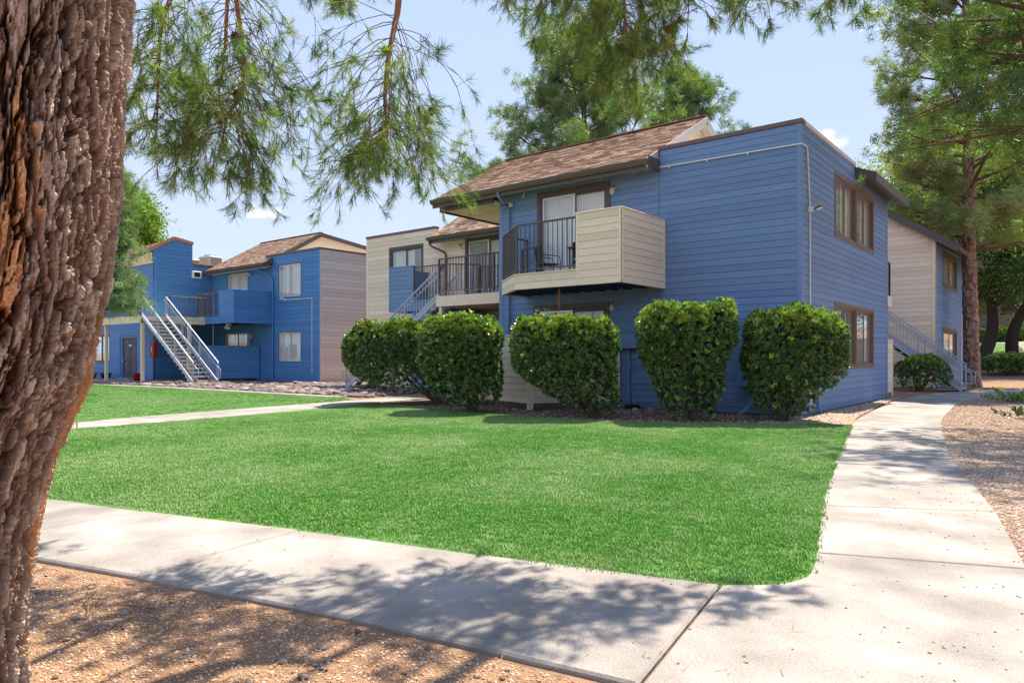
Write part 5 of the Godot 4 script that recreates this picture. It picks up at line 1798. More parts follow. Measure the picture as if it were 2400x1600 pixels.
func tufts() -> void:
	var r := RandomNumberGenerator.new()
	r.seed = 77
	# a twig end of long soft needles, along +y
	for k in 3:
		var b := MB.new()
		for i in 24:
			var a := r.randf() * TAU
			var o := UP * r.randf_range(-0.05, 0.03)
			var tilt := r.randf_range(0.3, 1.3)
			var d := Vector3(cos(a) * sin(tilt), cos(tilt), sin(a) * sin(tilt))
			var s := d.cross(UP).normalized() * 0.0015
			b.col = Color.WHITE * r.randf_range(0.75, 1.25)
			var L := r.randf_range(0.065, 0.105)
			var m := o + d * L * 0.6
			b.quad(o - s, o + s, m + s, m - s)
			b.tri(m - s, m + s, o + d * L - UP * L * 0.05)
		TUFT["near%d" % k] = b.mesh()
	# a spray for pines tens of metres away
	for k in 2:
		var b := MB.new()
		for i in 40:
			var a := r.randf() * TAU
			var tilt := acos(r.randf_range(-0.25, 1.0))
			var d := Vector3(cos(a) * sin(tilt), cos(tilt), sin(a) * sin(tilt))
			var o := Vector3(r.randfn(), r.randfn(), r.randfn()) * 0.14 + UP * 0.1
			var s := d.cross(Vector3(r.randfn(), r.randfn(), r.randfn())).normalized() * 0.022
			b.col = Color.WHITE * r.randf_range(0.7, 1.3)
			b.tri(o - s, o + s, o + d * r.randf_range(0.35, 0.7))
		TUFT["far%d" % k] = b.mesh()
	# small broad leaves in a loose spray
	var lb := MB.new()
	for i in 26:
		var p := Vector3(r.randfn(), r.randfn(), r.randfn()) * 0.3
		var d := Vector3(r.randfn(), r.randfn() - 0.3, r.randfn()).normalized()
		var s := d.cross(Vector3(r.randfn(), r.randfn(), r.randfn())).normalized() * 0.045
		lb.col = Color.WHITE * r.randf_range(0.7, 1.3)
		lb.quad(p, p + d * 0.09 + s, p + d * 0.2, p + d * 0.09 - s)
	TUFT["leaf"] = lb.mesh()

func curve(pts: Array, n: int) -> Array:        # smooth path through points
	var out := []
	var m := pts.size()
	for i in m - 1:
		var p0: Vector3 = pts[maxi(i - 1, 0)]
		var p1: Vector3 = pts[i]
		var p2: Vector3 = pts[i + 1]
		var p3: Vector3 = pts[mini(i + 2, m - 1)]
		for k in n:
			out.append(p1.cubic_interpolate(p2, p0, p3, float(k) / n))
	out.append(pts[-1])
	return out

func bark_trunk(tree: Node) -> void:
	var axis := [at(-2.27, -0.5, 2.6), at(-2.25, 0.0, 2.6), at(-2.21, 0.6, 2.6), at(-2.08, 1.06, 2.6), at(-2.00, 1.25, 2.6), at(-1.935, 1.5, 2.6), at(-1.875, 1.93, 2.6), at(-1.835, 2.65, 2.6), at(-1.76, 3.4, 2.64), at(-1.66, 4.2, 2.72)]
	var path := curve(axis, 12)
	var rows := 1040
	var seg := 540
	var warp := FastNoiseLite.new()
	warp.seed = 3
	warp.frequency = 1.0
	var plate := FastNoiseLite.new()
	plate.seed = 12
	plate.noise_type = FastNoiseLite.TYPE_CELLULAR
	plate.cellular_return_type = FastNoiseLite.RETURN_DISTANCE2_SUB
	plate.cellular_distance_function = FastNoiseLite.DISTANCE_EUCLIDEAN
	plate.fractal_type = FastNoiseLite.FRACTAL_NONE
	plate.frequency = 1.0
	var fib := FastNoiseLite.new()
	fib.seed = 21
	fib.frequency = 1.0
	fib.fractal_octaves = 3
	var scale_ := FastNoiseLite.new()
	scale_.seed = 31
	scale_.noise_type = FastNoiseLite.TYPE_CELLULAR
	scale_.cellular_return_type = FastNoiseLite.RETURN_CELL_VALUE
	scale_.fractal_type = FastNoiseLite.FRACTAL_NONE
	scale_.frequency = 1.0
	var pcell: FastNoiseLite = plate.duplicate()
	pcell.cellular_return_type = FastNoiseLite.RETURN_CELL_VALUE
	var big := FastNoiseLite.new()
	big.seed = 8
	big.frequency = 1.0
	big.fractal_octaves = 2
	var b := MB.new()
	b.v.resize((rows + 1) * seg)
	b.c.resize((rows + 1) * seg)
	var R0 := 0.362
	for i in rows + 1:
		var t := float(i) / rows * (path.size() - 1)
		var k := mini(int(t), path.size() - 2)
		var ctr: Vector3 = path[k].lerp(path[k + 1], t - k)
		var y := ctr.y
		var R := R0 + 0.03 * exp(-maxf(y + 0.1, 0.0) * 6.0) - maxf(0.0, y - 2.7) * 0.035
		for j in seg:
			var a := TAU * j / seg
			var ca := cos(a)
			var sa := sin(a)
			var wx := warp.get_noise_3d(ca * 2.0, y * 0.9, sa * 2.0)
			var wx2 := warp.get_noise_3d(ca * 6.0 + 9.0, y * 3.0, sa * 6.0)
			var px := ca + wx * 0.30 + wx2 * 0.05
			var pz := sa - wx * 0.30 + wx2 * 0.05
			# long plates with deep dark fissures between them, each plate a stack of thin scales
			var rg := fib.get_noise_3d(px * 5.5, y * 0.6, pz * 5.5)
			var e := smoothstep(0.02, 0.17, absf(rg))
			var f := plate.get_noise_3d(px * 6.5 + wx2 * 0.8, y * 2.3, pz * 6.5) + 1.0
			var e2 := smoothstep(0.03, 0.17, f)
			var pv := pcell.get_noise_3d(px * 6.5 + wx2 * 0.8, y * 2.3, pz * 6.5)
			var q1x := px + wx2 * 0.10
			var cell := scale_.get_noise_3d(q1x * 17.0, y * 4.5 + rg * 3.0, pz * 17.0)
			var cell2 := scale_.get_noise_3d(q1x * 40.0 + 11.0, y * 9.5 + rg * 5.0, pz * 40.0)
			var fbr := fib.get_noise_3d(px * 62.0, y * 9.0, pz * 62.0)
			var lo := big.get_noise_3d(ca * 1.3, y * 0.8, sa * 1.3)
			var ee := e * (0.25 + 0.75 * e2)
			var led := fposmod(y * 7.0 + pv * 6.0 + cell * 1.7 + rg * 4.0, 1.0)
			var disp := 0.056 * e + 0.020 * e2 * e + (0.012 * pv + 0.007 * cell + 0.004 * cell2) * ee + 0.006 * (1.0 - led) * ee + 0.005 * fbr + 0.02 * lo - 0.056
			var idx := i * seg + j
			b.v[idx] = ctr + Vector3(ca, 0, sa) * (R + disp)
			# vertex colour: grey weathered scales, brown flanks, orange where outer bark has come away on one face
			var flake := clampf(0.40 + 0.20 * pv + 0.26 * cell + 0.24 * cell2 + 0.30 * fbr + 0.25 * (0.5 - led), 0.0, 1.0)
			var col := Color(0.34, 0.215, 0.15).lerp(Color(0.92, 0.75, 0.60), flake * flake)
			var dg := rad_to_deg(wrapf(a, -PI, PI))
			var orange_mask := exp(-pow((dg - 9.0 - 10.0 * wx) / 9.0, 2.0)) * smoothstep(0.3, 0.7, y) * smoothstep(2.35, 1.9, y) + 0.9 * exp(-pow((dg + 60.0) / 13.0, 2.0)) * smoothstep(0.4, 0.8, y) * smoothstep(1.75, 1.35, y)  # first lobe: the come-away plates; second: an orange band low on the right edge
			var or_ := smoothstep(0.32, 0.62, orange_mask + 0.35 * rg + 0.25 * pv + 0.18 * fbr)
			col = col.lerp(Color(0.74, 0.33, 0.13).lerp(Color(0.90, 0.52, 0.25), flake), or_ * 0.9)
			col = col.lerp(Color(0.10, 0.045, 0.03), (1.0 - ee) * 0.9)
			b.c[idx] = col
	b.ix.resize(rows * seg * 6)
	var q := 0
	for i in rows:
		for j in seg:
			var a := i * seg + j
			var c := i * seg + (j + 1) % seg
			b.ix[q] = a; b.ix[q + 1] = c; b.ix[q + 2] = a + seg
			b.ix[q + 3] = c; b.ix[q + 4] = c + seg; b.ix[q + 5] = a + seg
			q += 6
	var arr := []
	arr.resize(Mesh.ARRAY_MAX)
	arr[Mesh.ARRAY_VERTEX] = b.v
	arr[Mesh.ARRAY_COLOR] = b.c
	arr[Mesh.ARRAY_INDEX] = b.ix
	var am := ArrayMesh.new()
	am.add_surface_from_arrays(Mesh.PRIMITIVE_TRIANGLES, arr)
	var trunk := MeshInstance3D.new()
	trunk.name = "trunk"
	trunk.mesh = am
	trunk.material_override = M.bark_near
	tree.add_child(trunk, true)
	var up := MB.new()
	up.tube(curve([at(-1.64, 4.1, 2.71), at(-1.45, 5.2, 2.8), at(-1.2, 6.8, 2.95), at(-1.1, 8.6, 3.1), at(-1.2, 10.5, 3.2)], 5), [0.33, 0.33, 0.32, 0.31, 0.30, 0.29, 0.28, 0.27, 0.26, 0.24, 0.23, 0.21, 0.19, 0.17, 0.15, 0.13, 0.11, 0.09, 0.07, 0.05, 0.03], 16)
	obj("upper_trunk", up, M.bark_red, tree)

func near_pine() -> void:
	var T := thing("pine_tree", "near pine tree with deeply furrowed bark and drooping needle branches across the top", "pine tree", "pine trees")
	bark_trunk(T)
	var r := RandomNumberGenerator.new()
	r.seed = 505
	for lp in [[at(-1.55, 4.9, 2.8), at(-1.9, 5.5, 3.0), at(-2.16, 5.75, 3.4), at(-2.0, 5.4, 4.4), at(-1.96, 5.22, 5.2)], [at(-1.45, 5.3, 2.85), at(-1.1, 5.7, 3.4), at(-0.7, 5.72, 4.0), at(0.3, 5.65, 5.0), at(1.4, 5.62, 5.4), at(1.7, 5.5, 6.0)], [at(-0.7, 5.72, 4.0), at(0.1, 5.8, 5.2), at(0.62, 5.92, 5.8), at(1.05, 5.92, 5.8)], [at(-1.1, 5.7, 3.4), at(-1.2, 5.7, 4.4), at(-1.29, 5.6, 5.2)]]:
		var cp := curve(lp, 5)
		var rr := []
		for i in cp.size():
			rr.append(lerpf(0.10, 0.035, float(i) / cp.size()))
		var m := MB.new()
		m.tube(cp, rr, 10)
		obj("limb", m, M.branch, T)
	var B := [
		[[at(-2.16, 5.69, 3.40), at(-2.01, 4.77, 4.40), at(-1.96, 4.22, 4.80), at(-1.94, 3.85, 5.00), at(-1.90, 3.51, 5.00), at(-1.92, 3.21, 5.05), at(-2.01, 3.08, 5.05), at(-2.07, 2.95, 5.10)], 96, 0.84, 0.030, 0.34],
		[[at(-0.69, 5.65, 4.00), at(-0.75, 4.59, 5.00), at(-0.83, 3.95, 5.20), at(-0.86, 3.76, 5.20), at(-0.91, 3.50, 5.20), at(-0.94, 3.26, 5.25), at(-0.94, 3.10, 5.30), at(-0.93, 3.0, 5.30)], 96, 0.86, 0.034, 0.34],
		[[at(-2.10, 5.65, 3.60), at(-2.10, 4.21, 4.30), at(-2.19, 3.79, 4.60), at(-2.27, 3.48, 4.60), at(-2.34, 3.20, 4.70), at(-2.40, 2.92, 4.80)], 54, 0.60, 0.026, 0.25],
		[[at(-1.96, 5.22, 5.20), at(-2.31, 4.43, 5.80), at(-2.47, 3.95, 6.10), at(-2.57, 3.57, 6.20)], 44, 0.72, 0.026, 0.2],
		[[at(-0.19, 5.64, 4.6), at(-0.09, 4.94, 5.40), at(0.01, 4.5, 5.40), at(0.06, 4.22, 5.40)], 34, 0.55, 0.022, 0.2],
		[[at(0.28, 5.64, 5.00), at(0.37, 4.80, 5.50), at(0.42, 4.43, 5.50), at(0.46, 4.15, 5.50)], 42, 0.62, 0.022, 0.2],
		[[at(0.69, 5.62, 5.15), at(0.79, 4.80, 5.50), at(0.86, 4.35, 5.50), at(0.89, 4.0, 5.60), at(0.92, 3.75, 5.60)], 62, 0.66, 0.026, 0.2],
		[[at(1.25, 5.62, 5.35), at(1.28, 4.93, 5.60), at(1.35, 4.5, 5.60), at(1.42, 4.15, 5.70)], 42, 0.60, 0.022, 0.2],
		[[at(1.40, 5.60, 5.45), at(1.76, 5.0, 5.70), at(1.93, 4.6, 5.70), at(2.04, 4.36, 5.80)], 40, 0.58, 0.020, 0.15],
		[[at(1.65, 5.52, 5.9), at(2.15, 5.05, 5.90), at(2.5, 4.72, 5.90), at(2.82, 4.42, 5.90)], 40, 0.52, 0.018, 0.15],
		[[at(-1.29, 5.59, 5.20), at(-1.36, 4.93, 5.60), at(-1.43, 4.55, 5.60), at(-1.46, 4.38, 5.70)], 34, 0.50, 0.020, 0.2],
		[[at(0.62, 5.9, 5.8), at(0.66, 5.2, 5.95), at(0.70, 4.6, 6.0), at(0.74, 4.2, 6.05)], 46, 0.75, 0.024, 0.15],
		[[at(1.0, 5.9, 5.8), at(1.05, 5.2, 5.95), at(1.08, 4.6, 6.0), at(1.10, 4.1, 6.05)], 46, 0.75, 0.024, 0.15],
	]
	var twigs := MB.new()
	var tr := [[], [], []]
	var co := [[], [], []]
	for br in B:
		var path := curve(br[0], 6)
		var m := path.size()
		var rr := []
		for i in m:
			rr.append(lerpf(br[3], 0.006, pow(float(i) / m, 0.8)))
		var bm := MB.new()
		bm.tube(path, rr, 9)
		obj("branch", bm, M.branch, T)
		for i in int(br[1]):
			var t := lerpf(br[4], 1.0, pow((i + r.randf()) / br[1], 0.85))
			var q := minf(t * (m - 1), m - 1.001)
			var k := int(q)
			var p: Vector3 = path[k].lerp(path[k + 1], q - k)
			var tan_: Vector3 = (path[k + 1] - path[k]).normalized()
			var az := r.randf() * TAU
			var side := tan_.cross(Vector3(cos(az), 0.2, sin(az))).normalized()
			var dir := (tan_ * r.randf_range(0.0, 0.55) + side).normalized()
			var L: float = br[2] * r.randf_range(0.55, 1.15) * (1.0 - 0.35 * t)
			grow_twig(r, twigs, p, dir, L, 0.0040, 2, tr, co)
		# the tip
		grow_twig(r, twigs, path[m - 1], (path[m - 1] - path[m - 3]).normalized(), br[2] * 0.5, 0.005, 2, tr, co)
	var tw := obj("twigs", twigs, M.twig, T)
	tw.set_meta("kind", "stuff")
	for k in 3:
		many("needles", TUFT["near%d" % k], M.needle, tr[k], co[k], T)
	# cones on the stems
	for q in [at(-1.915, 3.61, 4.98), at(-1.95, 3.20, 4.98), at(-2.08, 3.08, 5.0), at(-0.93, 3.60, 5.16), at(-0.86, 3.36, 5.2), at(-0.98, 2.95, 5.25), at(-0.60, 3.20, 5.3), at(0.98, 3.72, 5.5), at(0.93, 3.70, 5.48), at(1.2, 3.9, 5.5)]:
		var cm := MB.new()
		var rows := 9
		var seg := 10
		var d := Vector3(r.randfn() * 0.5, -1, r.randfn() * 0.5).normalized()
		var s := d.cross(Vector3.RIGHT).normalized()
		for i in rows:
			for j in seg:
				var v := (i + 0.5) / rows
				var a := TAU * (j + 0.5 * (i % 2)) / seg
				var rad := 0.024 * sin(PI * pow(v, 0.75)) + 0.004
				var o: Vector3 = q + d * (v * 0.075)
				var w := s * cos(a) + d.cross(s) * sin(a)
				var tg := d.cross(w) * rad * 0.36
				cm.oquad(o - tg, o + w * rad * 1.05 - tg * 0.7 + d * 0.004, o + w * rad * 1.05 + tg * 0.7 + d * 0.004, o + tg, o - d)
		obj("pine_cone", cm, M.cone, T)
	# crown above the picture
	var up_t := []
	var up_c := []
	for i in 700:
		var a := r.randf() * TAU
		var h := r.randf_range(7.0, 11.5)
		var d := sqrt(r.randf()) * (2.6 - absf(h - 9.0) * 0.7)
		var p := at(-1.1, h, 3.1) + Vector3(cos(a) * d, 0, sin(a) * d)
		up_t.append(Transform3D(Basis(Vector3(r.randfn(), r.randfn(), r.randfn()).normalized(), r.randf() * TAU).scaled(Vector3.ONE * 0.55), p))
		up_c.append(Color(0.10, 0.16, 0.045) * r.randf_range(0.8, 1.2))
	many("upper_needles", TUFT.far0, M.needle, up_t, up_c, T)

func grow_twig(r: RandomNumberGenerator, mb: MB, p: Vector3, dir: Vector3, L: float, rad: float, level: int, tr: Array, co: Array) -> void:
	var n := 6
	var path := [p]
	var d := dir
	var q := p
	for i in n:
		d = (d + Vector3(r.randfn(), r.randfn(), r.randfn()) * 0.13 + Vector3(0, -0.19 if level == 2 else -0.05, 0)).normalized()
		q += d * (L / n)
		path.append(q)
	var rr := []
	for i in n + 1:
		rr.append(lerpf(rad, rad * 0.35, float(i) / n))
	mb.tube(path, rr, 4, false)
	if level > 0:
		var kids := r.randi_range(2, 3) if level == 2 else r.randi_range(0, 2)
		for i in kids:
			var k := r.randi_range(3 if level == 2 else 1, n)
			var dd: Vector3 = (path[k] - path[k - 1]).normalized()
			var sd := (dd + Vector3(r.randfn(), r.randfn() - 0.2, r.randfn()) * 0.55).normalized()
			grow_twig(r, mb, path[k], sd, L * r.randf_range(0.28, 0.5), rad * 0.62, level - 1, tr, co)
	var last: Vector3 = (path[n] - path[n - 1]).normalized()
	var cnt := 2 if level == 1 else 1
	var low: Vector3 = path[n]
	for i in cnt:
		if r.randf() < 0.15:
			continue
		var s := last.cross(Vector3(r.randfn(), r.randfn(), r.randfn())).normalized()
		var sc := r.randf_range(0.75, 1.12)
		var g := r.randi() % 3
		tr[g].append(Transform3D(Basis(s * sc, last * sc, s.cross(last) * sc), low - last * (0.055 * i)))
		var c := Color(0.12, 0.20, 0.085).lerp(Color(0.26, 0.33, 0.11), r.randf())
		if r.randf() < 0.2:
			c = Color(0.38, 0.42, 0.13)
		elif r.randf() < 0.03:
			c = Color(0.30, 0.16, 0.06)
		co[g].append(c)

# trunk with bark plates standing proud of dark gaps
func plated_tube(mb: MB, path: Array, radii: Array, seg: int, sub: int, seed_: int) -> void:
	var f := FastNoiseLite.new()
	f.seed = seed_
	f.noise_type = FastNoiseLite.TYPE_CELLULAR
	f.cellular_return_type = FastNoiseLite.RETURN_DISTANCE2_SUB
	f.fractal_type = FastNoiseLite.FRACTAL_NONE
	f.frequency = 1.0
	var g: FastNoiseLite = f.duplicate()
	g.cellular_return_type = FastNoiseLite.RETURN_CELL_VALUE
	var rows := (path.size() - 1) * sub
	var pts := []
	for i in rows + 1:
		var q := minf(float(i) / sub, path.size() - 1.001)
		var k := int(q)
		var c: Vector3 = path[k].lerp(path[k + 1], q - k)
		var R: float = lerpf(radii[k], radii[k + 1], q - k)
		for j in seg:
			var a := TAU * j / seg
			var d := f.get_noise_3d(cos(a) * 3.2, c.y * 3.0, sin(a) * 3.2) + 1.0
			var v := g.get_noise_3d(cos(a) * 3.2, c.y * 3.0, sin(a) * 3.2)
			var e := smoothstep(0.02, 0.25, d)
			pts.append([c + Vector3(cos(a), 0, sin(a)) * (R * (0.90 + 0.10 * e + 0.05 * v)), Color(0.16, 0.085, 0.06).lerp(Color(0.46, 0.30, 0.23) * (1.0 + 0.35 * v), e)])
	for i in rows:
		for j in seg:
			var a: Array = pts[i * seg + j]
			var b: Array = pts[i * seg + (j + 1) % seg]
			var c: Array = pts[(i + 1) * seg + (j + 1) % seg]
			var d: Array = pts[(i + 1) * seg + j]
			mb.col = a[1]
			mb.quad(a[0], d[0], c[0], b[0])
	mb.col = Color.WHITE

# a standing pine some way off
func pine(label: String, pos: Vector3, h: float, rad: float, h0: float, trunk_r: float, limbs: int, per: int, seed_: int, tones: Array, size := 0.6, lean := Vector3.ZERO, clump := 0.55, sector := [], droop := 0.0, bark := "bark_red") -> void:
	var r := RandomNumberGenerator.new()
	r.seed = seed_
	var T := thing("pine_tree", label, "pine tree", "pine trees", pos)
	var path := curve([Vector3(0, -0.3, 0), lean * 0.25 + UP * h * 0.3, lean * 0.6 + UP * h * 0.65 + Vector3(r.randfn(), 0, r.randfn()) * 0.25, lean + UP * h], 7)
	var rr := []
	for i in path.size():
		rr.append(lerpf(trunk_r * (1.25 if i == 0 else 1.0), 0.04, pow(float(i) / path.size(), 1.3)))
	var tm := MB.new()
	if seed_ == 203 or seed_ == 204:
		plated_tube(tm, path, rr, 44, 16, seed_)
		obj("trunk", tm, M.bark_near, T)
	else:
		tm.tube(path, rr, 14)
		obj("trunk", tm, M[bark], T)
	var tr := [[], []]
	var co := [[], []]
	for i in limbs:
		var u := (i + r.randf() * 0.8) / limbs
		var y := lerpf(h0, h * 0.97, u)
		var q := clampf(y / h, 0.0, 0.999) * (path.size() - 1)
		var k := int(q)
		var p: Vector3 = path[k].lerp(path[k + 1], q - k)
		var a := i * 2.4 + r.randf() * 0.7
		if sector.size():
			a = lerpf(sector[0], sector[1], r.randf())
		var L := rad * (1.0 - 0.75 * pow(u, 1.6)) * r.randf_range(0.7, 1.15)
		if u < 0.15:
			L *= 0.8
		var rise := lerpf(0.10, 0.75, u) + r.randf_range(-0.1, 0.2) - droop
		var d := Vector3(cos(a), rise, sin(a)).normalized()
		var lp := [p]
		var w := p
		for s in 5:
			d = (d + Vector3(r.randfn(), r.randfn() * 0.6 + 0.12 - droop * 0.8, r.randfn()) * 0.12).normalized()
			w += d * L / 5.0
			lp.append(w)
		var lr := []
		for s in 6:
			lr.append(lerpf(maxf(0.03, trunk_r * 0.28 * (1.0 - 0.6 * u)), 0.012, s / 5.0))
		var lm := MB.new()
		lm.tube(lp, lr, 7)
		for s in 6:
			var f := r.randf_range(0.3, 1.0)
			var q2 := minf(f * 5.0, 4.999)
			var o: Vector3 = lp[int(q2)].lerp(lp[int(q2) + 1], q2 - int(q2))
			var sd := (d + Vector3(r.randfn(), r.randf_range(-0.2, 0.9) - droop * 1.5, r.randfn()) * 0.8).normalized()
			var sl := L * r.randf_range(0.16, 0.36) * (1.15 - 0.4 * f)
			var e: Vector3 = o + sd * sl
			lm.tube([o, (o + e) / 2.0 + Vector3(r.randfn(), r.randfn(), r.randfn()) * 0.04, e], [0.022, 0.016, 0.008], 5)
			var tone: Color = tones[r.randi() % tones.size()] * r.randf_range(0.85, 1.15)
			for c in per:
				var v := Vector3(r.randfn(), r.randfn() * 0.7, r.randfn()) * clump * 0.5
				var pp := o.lerp(e, r.randf_range(0.25, 1.1)) + v
				var dir := (sd * 0.6 + v.normalized() * 0.5 + UP * (0.6 - droop * 2.2) + Vector3(r.randfn(), r.randfn(), r.randfn()) * 0.35).normalized()
				var sv := dir.cross(Vector3(r.randfn(), r.randfn(), r.randfn())).normalized()
				var sc := size * r.randf_range(0.6, 1.15)
				var g := r.randi() % 2
				tr[g].append(Transform3D(Basis(sv * sc, dir * sc, sv.cross(dir) * sc), pp))
				co[g].append(tone * r.randf_range(0.8, 1.2))
		obj("limb", lm, M[bark], T)
	for g in 2:
		many("needles", TUFT["far%d" % g], M.needle, tr[g], co[g], T)

func broadleaf(label: String, pos: Vector3, trunks: Array, h: float, rad: float, h0: float, n: int, seed_: int, tones: Array, size := 1.0, called := "shade_tree") -> void:
	var r := RandomNumberGenerator.new()
	r.seed = seed_
	var T := thing(called, label, "tree", "broadleaf trees", pos)
	for t in trunks:
		var m := MB.new()
		var cp := curve(t[0], 6)
		var rr := []
		for i in cp.size():
			rr.append(lerpf(t[1], t[1] * 0.35, float(i) / cp.size()))
		m.tube(cp, rr, 11)
		obj("trunk", m, M.bark_dark, T)
	var tr := []
	var co := []
	var clumps := []
	for i in 46:
		var a := r.randf() * TAU
		var y := lerpf(h0, h, pow(r.randf(), 0.8))
		var f := sin(clampf((y - h0 * 0.6) / (h * 1.05 - h0 * 0.6), 0.05, 1.0) * PI * 0.86 + 0.3)
		var d := sqrt(r.randf_range(0.15, 1.0)) * rad * maxf(0.25, f)
		clumps.append([Vector3(cos(a) * d, y, sin(a) * d), r.randf_range(0.55, 1.1) * rad * 0.28, tones[r.randi() % tones.size()]])
	var lm := MB.new()
	for c in clumps:
		var q: Vector3 = c[0]
		var b0 := Vector3(0, minf(h0, q.y) * 0.85, 0)
		lm.tube([b0, b0.lerp(q, 0.5) + Vector3(r.randfn(), r.randfn(), r.randfn()) * 0.2, q], [0.09, 0.05, 0.02], 6)
	obj("limbs", lm, M.bark_dark, T)
	for i in n:
		var c: Array = clumps[r.randi() % clumps.size()]
		var v := Vector3(r.randfn(), r.randfn() * 0.75, r.randfn()) * float(c[1]) * 0.75
		var b := Basis(Vector3(r.randfn(), r.randfn(), r.randfn()).normalized(), r.randf() * TAU).scaled(Vector3.ONE * size * r.randf_range(0.7, 1.2))
		tr.append(Transform3D(b, c[0] + v))
		co.append(Color(c[2]) * r.randf_range(0.75, 1.25))
	many("leaves", TUFT.leaf, M.needle, tr, co, T)

func trees() -> void:
	var gp := [Color(0.16, 0.23, 0.11), Color(0.22, 0.29, 0.145), Color(0.29, 0.34, 0.19)]
	var gy := [Color(0.24, 0.28, 0.12), Color(0.32, 0.35, 0.16), Color(0.40, 0.41, 0.22)]
	var gd := [Color(0.09, 0.15, 0.05), Color(0.14, 0.21, 0.07), Color(0.20, 0.26, 0.085)]
	pine("large bushy pine rising behind the gable roof of the large blue block", Vector3(-14.3, 0, -12.4), 15.4, 7.4, 6.2, 0.36, 60, 11, 201, gp, 0.62, Vector3(0.4, 0, 0))
	pine("smaller pine at the right behind the peak of the gable roof", Vector3(-10.5, 0, -16.0), 14.9, 3.4, 8.0, 0.28, 30, 8, 202, gp, 0.6)
	pine("pine with the rust red trunk at the far end of the walkway", at(20.1, 0, 31.0), 22.0, 5.3, 6.6, 0.33, 92, 10, 203, gy, 0.62, Vector3(-0.5, 0, 0.3))
	pine("near pine at the right edge, drooping dark branches over the gravel", Vector3(6.9, 0, -0.4), 13.0, 5.5, 5.0, 0.30, 52, 9, 204, gd, 0.40, Vector3.ZERO, 0.5, [1.75, 4.0], 0.10)
	pine("pale grey green pine at left between the near trunk and the cobalt block", at(-15.3, 0, 25.0), 7.5, 1.9, 2.8, 0.20, 36, 11, 205, [Color(0.30, 0.36, 0.25), Color(0.38, 0.44, 0.34), Color(0.20, 0.28, 0.13)], 0.42, Vector3(0.93, 0, -0.75))
	pine("small pine top showing above the roof of the tan wing", Vector3(-27.0, 0, -22.0), 14.4, 3.6, 9.0, 0.25, 26, 8, 206, gp, 0.6)
	broadleaf("yellow green tree far behind the cobalt entry wing at left", Vector3(-52.6, 0, -7.6), [[[Vector3(0, -0.3, 0), Vector3(0.2, 4, 0), Vector3(0, 8, 0)], 0.35]], 13.4, 2.2, 8.8, 1700, 301, [Color(0.20, 0.32, 0.042), Color(0.14, 0.25, 0.042), Color(0.27, 0.39, 0.056)], 1.3)
	var pm := at(30.6, 0.0, 45.0)
	pm.y = gh(pm.x, pm.z)
	broadleaf("dark forked shade tree right of the pine trunk with leaning trunks", pm, [[[Vector3(-0.9, -0.3, 0.8), Vector3(-0.2, 1.6, 0.3), Vector3(-0.2, 3.6, 0), Vector3(-0.9, 6.0, 0)], 0.46], [[Vector3(0.9, -0.3, -0.6), Vector3(0.9, 1.8, -0.3), Vector3(1.6, 3.6, 0), Vector3(2.8, 6.0, 0)], 0.42], [[Vector3(-0.2, 3.4, 0), Vector3(0.6, 4.2, 0.2), Vector3(1.6, 5.0, 0.3)], 0.2]], 9.4, 5.6, 4.9, 4200, 302, [Color(0.08, 0.15, 0.042), Color(0.13, 0.21, 0.063), Color(0.17, 0.27, 0.084)], 1.05)
	broadleaf("light feathery tree behind the sloping tan wall of the far block", Vector3(-1.5, 1.2, -38.0), [[[Vector3(0, -0.3, 0), Vector3(0.3, 3, 0), Vector3(0, 6, 0)], 0.3]], 14.5, 5.6, 5.0, 4600, 303, [Color(0.22, 0.34, 0.126), Color(0.28, 0.41, 0.168), Color(0.17, 0.28, 0.098)], 1.0)
	broadleaf("mid green tree behind the rust red pine trunk", Vector3(5.5, 1.2, -44.0), [[[Vector3(0, -0.3, 0), Vector3(-0.3, 3, 0), Vector3(0, 7, 0)], 0.34]], 15.0, 6.4, 4.6, 4600, 304, [Color(0.18, 0.28, 0.112), Color(0.25, 0.36, 0.154), Color(0.13, 0.21, 0.070)], 1.1)
	broadleaf("green tree over the far lawn at right", Vector3(-6.5, 2.4, -62.0), [[[Vector3(0, -0.3, 0), Vector3(-0.3, 3, 0), Vector3(0, 7, 0)], 0.34]], 13.0, 7.0, 4.2, 4200, 305, [Color(0.13, 0.22, 0.056), Color(0.18, 0.29, 0.084)], 1.4)
	broadleaf("dense tree closing the view at the right edge behind the forked tree", Vector3(12.0, 2.0, -54.0), [[[Vector3(0, -0.3, 0), Vector3(0.3, 3, 0), Vector3(0, 7, 0)], 0.5]], 16.0, 8.0, 4.0, 4800, 306, [Color(0.14, 0.22, 0.084), Color(0.21, 0.31, 0.126)], 1.4)
	for q in [[Vector3(1.5, 4.0, -76.0), 307, "large green tree behind the small pale block, right one"], [Vector3(-8.5, 4.0, -77.0), 308, "large green tree behind the small pale block, left one"]]:
		broadleaf(q[2], q[0], [[[Vector3(0, -0.3, 0), Vector3(0.3, 3, 0), Vector3(0, 7, 0)], 0.4]], 14.0, 8.5, 2.4, 3600, q[1], [Color(0.15, 0.24, 0.09), Color(0.20, 0.30, 0.12)], 1.6)

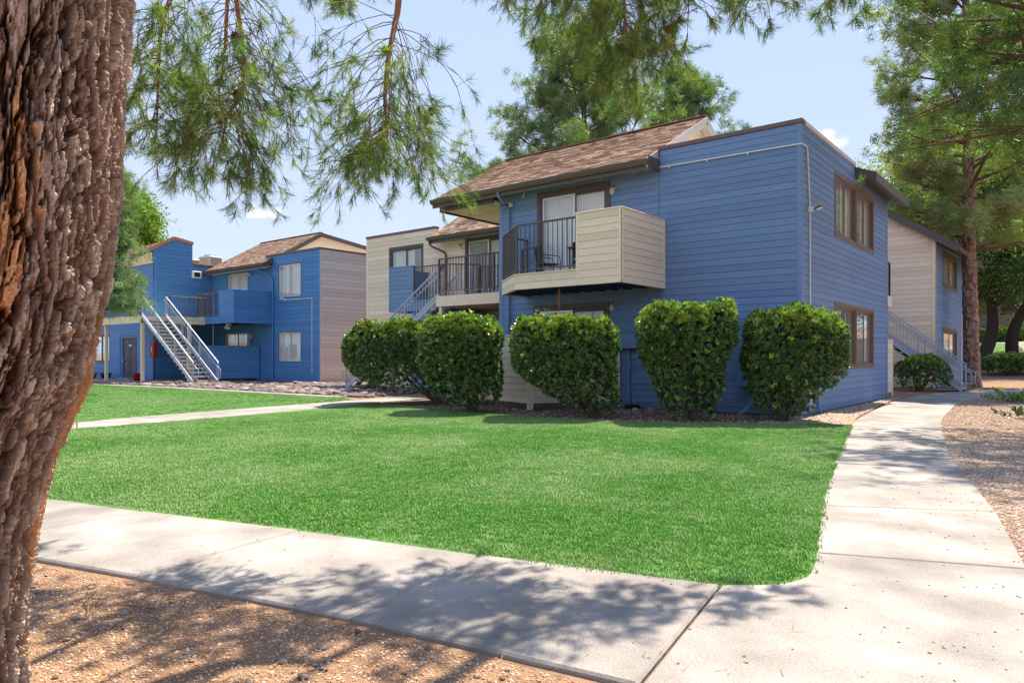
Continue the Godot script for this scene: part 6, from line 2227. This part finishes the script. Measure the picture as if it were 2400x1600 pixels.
# ------------------------------------------------------------------ sky, light, camera
func sky() -> Sky:
	var W := 2048
	var H := 1024
	var im := Image.create(W, H, false, Image.FORMAT_RGBF)
	for y in H:
		var el := PI / 2.0 - PI * (y + 0.5) / H
		var t := clampf(sin(el), 0.0, 1.0)
		var c := Color(0.300, 0.335, 0.385).lerp(Color(0.148, 0.218, 0.385), pow(t, 0.6))
		if el < 0.0:
			c = Color(0.26, 0.23, 0.20)
		im.fill_rect(Rect2i(0, y, W, 1), c)
	# a few small clouds: world azimuth from -z towards +x, elevation, half sizes, in degrees
	var f := FastNoiseLite.new()
	f.seed = 4
	f.frequency = 0.55
	f.fractal_octaves = 5
	for q in [[-58.3, 10.6, 2.0, 0.5], [-15.4, 15.3, 1.7, 1.1], [-8.5, 13.0, 4.0, 2.8], [60.0, 12.0, 7.0, 2.0], [150.0, 16.0, 8.0, 2.5], [-150.0, 11.0, 7.0, 2.0], [105.0, 22.0, 6.0, 1.8], [-105.0, 20.0, 5.0, 1.4]]:
		for y in range(int((90.0 - q[1] - q[3] * 2.2) / 180.0 * H), int((90.0 - q[1] + q[3] * 2.2) / 180.0 * H)):
			var el := 90.0 - 180.0 * (y + 0.5) / H
			var span := int(q[2] * 2.2 / 360.0 * W)
			var x0 := int(q[0] / 360.0 * W)
			for x in range(x0 - span, x0 + span):
				var az := 360.0 * (x + 0.5) / W
				var dx: float = (az - q[0]) / q[2]
				var dy: float = (el - q[1]) / q[3]
				var up := dy if dy > 0 else dy * 1.8
				var k := 1.0 - sqrt(dx * dx + up * up) + f.get_noise_2d(az * 1.2 / maxf(1.0, q[2] * 0.3), el * 2.2) * 0.75
				var a := smoothstep(0.05, 0.6, k)
				if a > 0.0:
					var xx := posmod(x, W)
					im.set_pixel(xx, y, im.get_pixel(xx, y).lerp(Color(0.46, 0.46, 0.47), a * 0.95))
	var p := PanoramaSkyMaterial.new()
	p.panorama = ImageTexture.create_from_image(im)
	var s := Sky.new()
	s.sky_material = p
	return s

func _ready() -> void:
	var cam := Camera3D.new()
	cam.name = "camera"
	cam.position = CAM
	cam.rotation_degrees = Vector3(0, YAW, 0)
	cam.projection = Camera3D.PROJECTION_FRUSTUM
	cam.near = 0.1
	cam.far = 600.0
	cam.size = 2.0 * 0.1 * 784.0 / 1633.0
	cam.frustum_offset = Vector2(0, 0.1 * 32.0 / 1633.0)
	add_child(cam)
	var we := WorldEnvironment.new()
	we.name = "environment"
	var e := Environment.new()
	e.background_mode = Environment.BG_SKY
	e.sky = sky()
	e.tonemap_mode = Environment.TONE_MAPPER_LINEAR
	e.tonemap_exposure = 2.9
	e.sdfgi_enabled = true
	e.ssao_enabled = true
	e.ssil_enabled = true
	we.environment = e
	add_child(we)
	var sun := DirectionalLight3D.new()
	sun.name = "sun"
	sun.light_color = Color(1.0, 0.955, 0.88)
	sun.light_energy = 1.22
	sun.light_angular_distance = 0.5
	sun.shadow_enabled = true
	add_child(sun)
	sun.look_at_from_position(Vector3(-0.06, 1.85, -1.0) * 10.0, Vector3.ZERO)
	rng.seed = 2024
	materials()
	ground()
	main_block()
	tan_wing()
	left_block()
	right_block()
	stones_and_chips()
	grass()
	bushes()
	tufts()
	near_pine()
	trees()
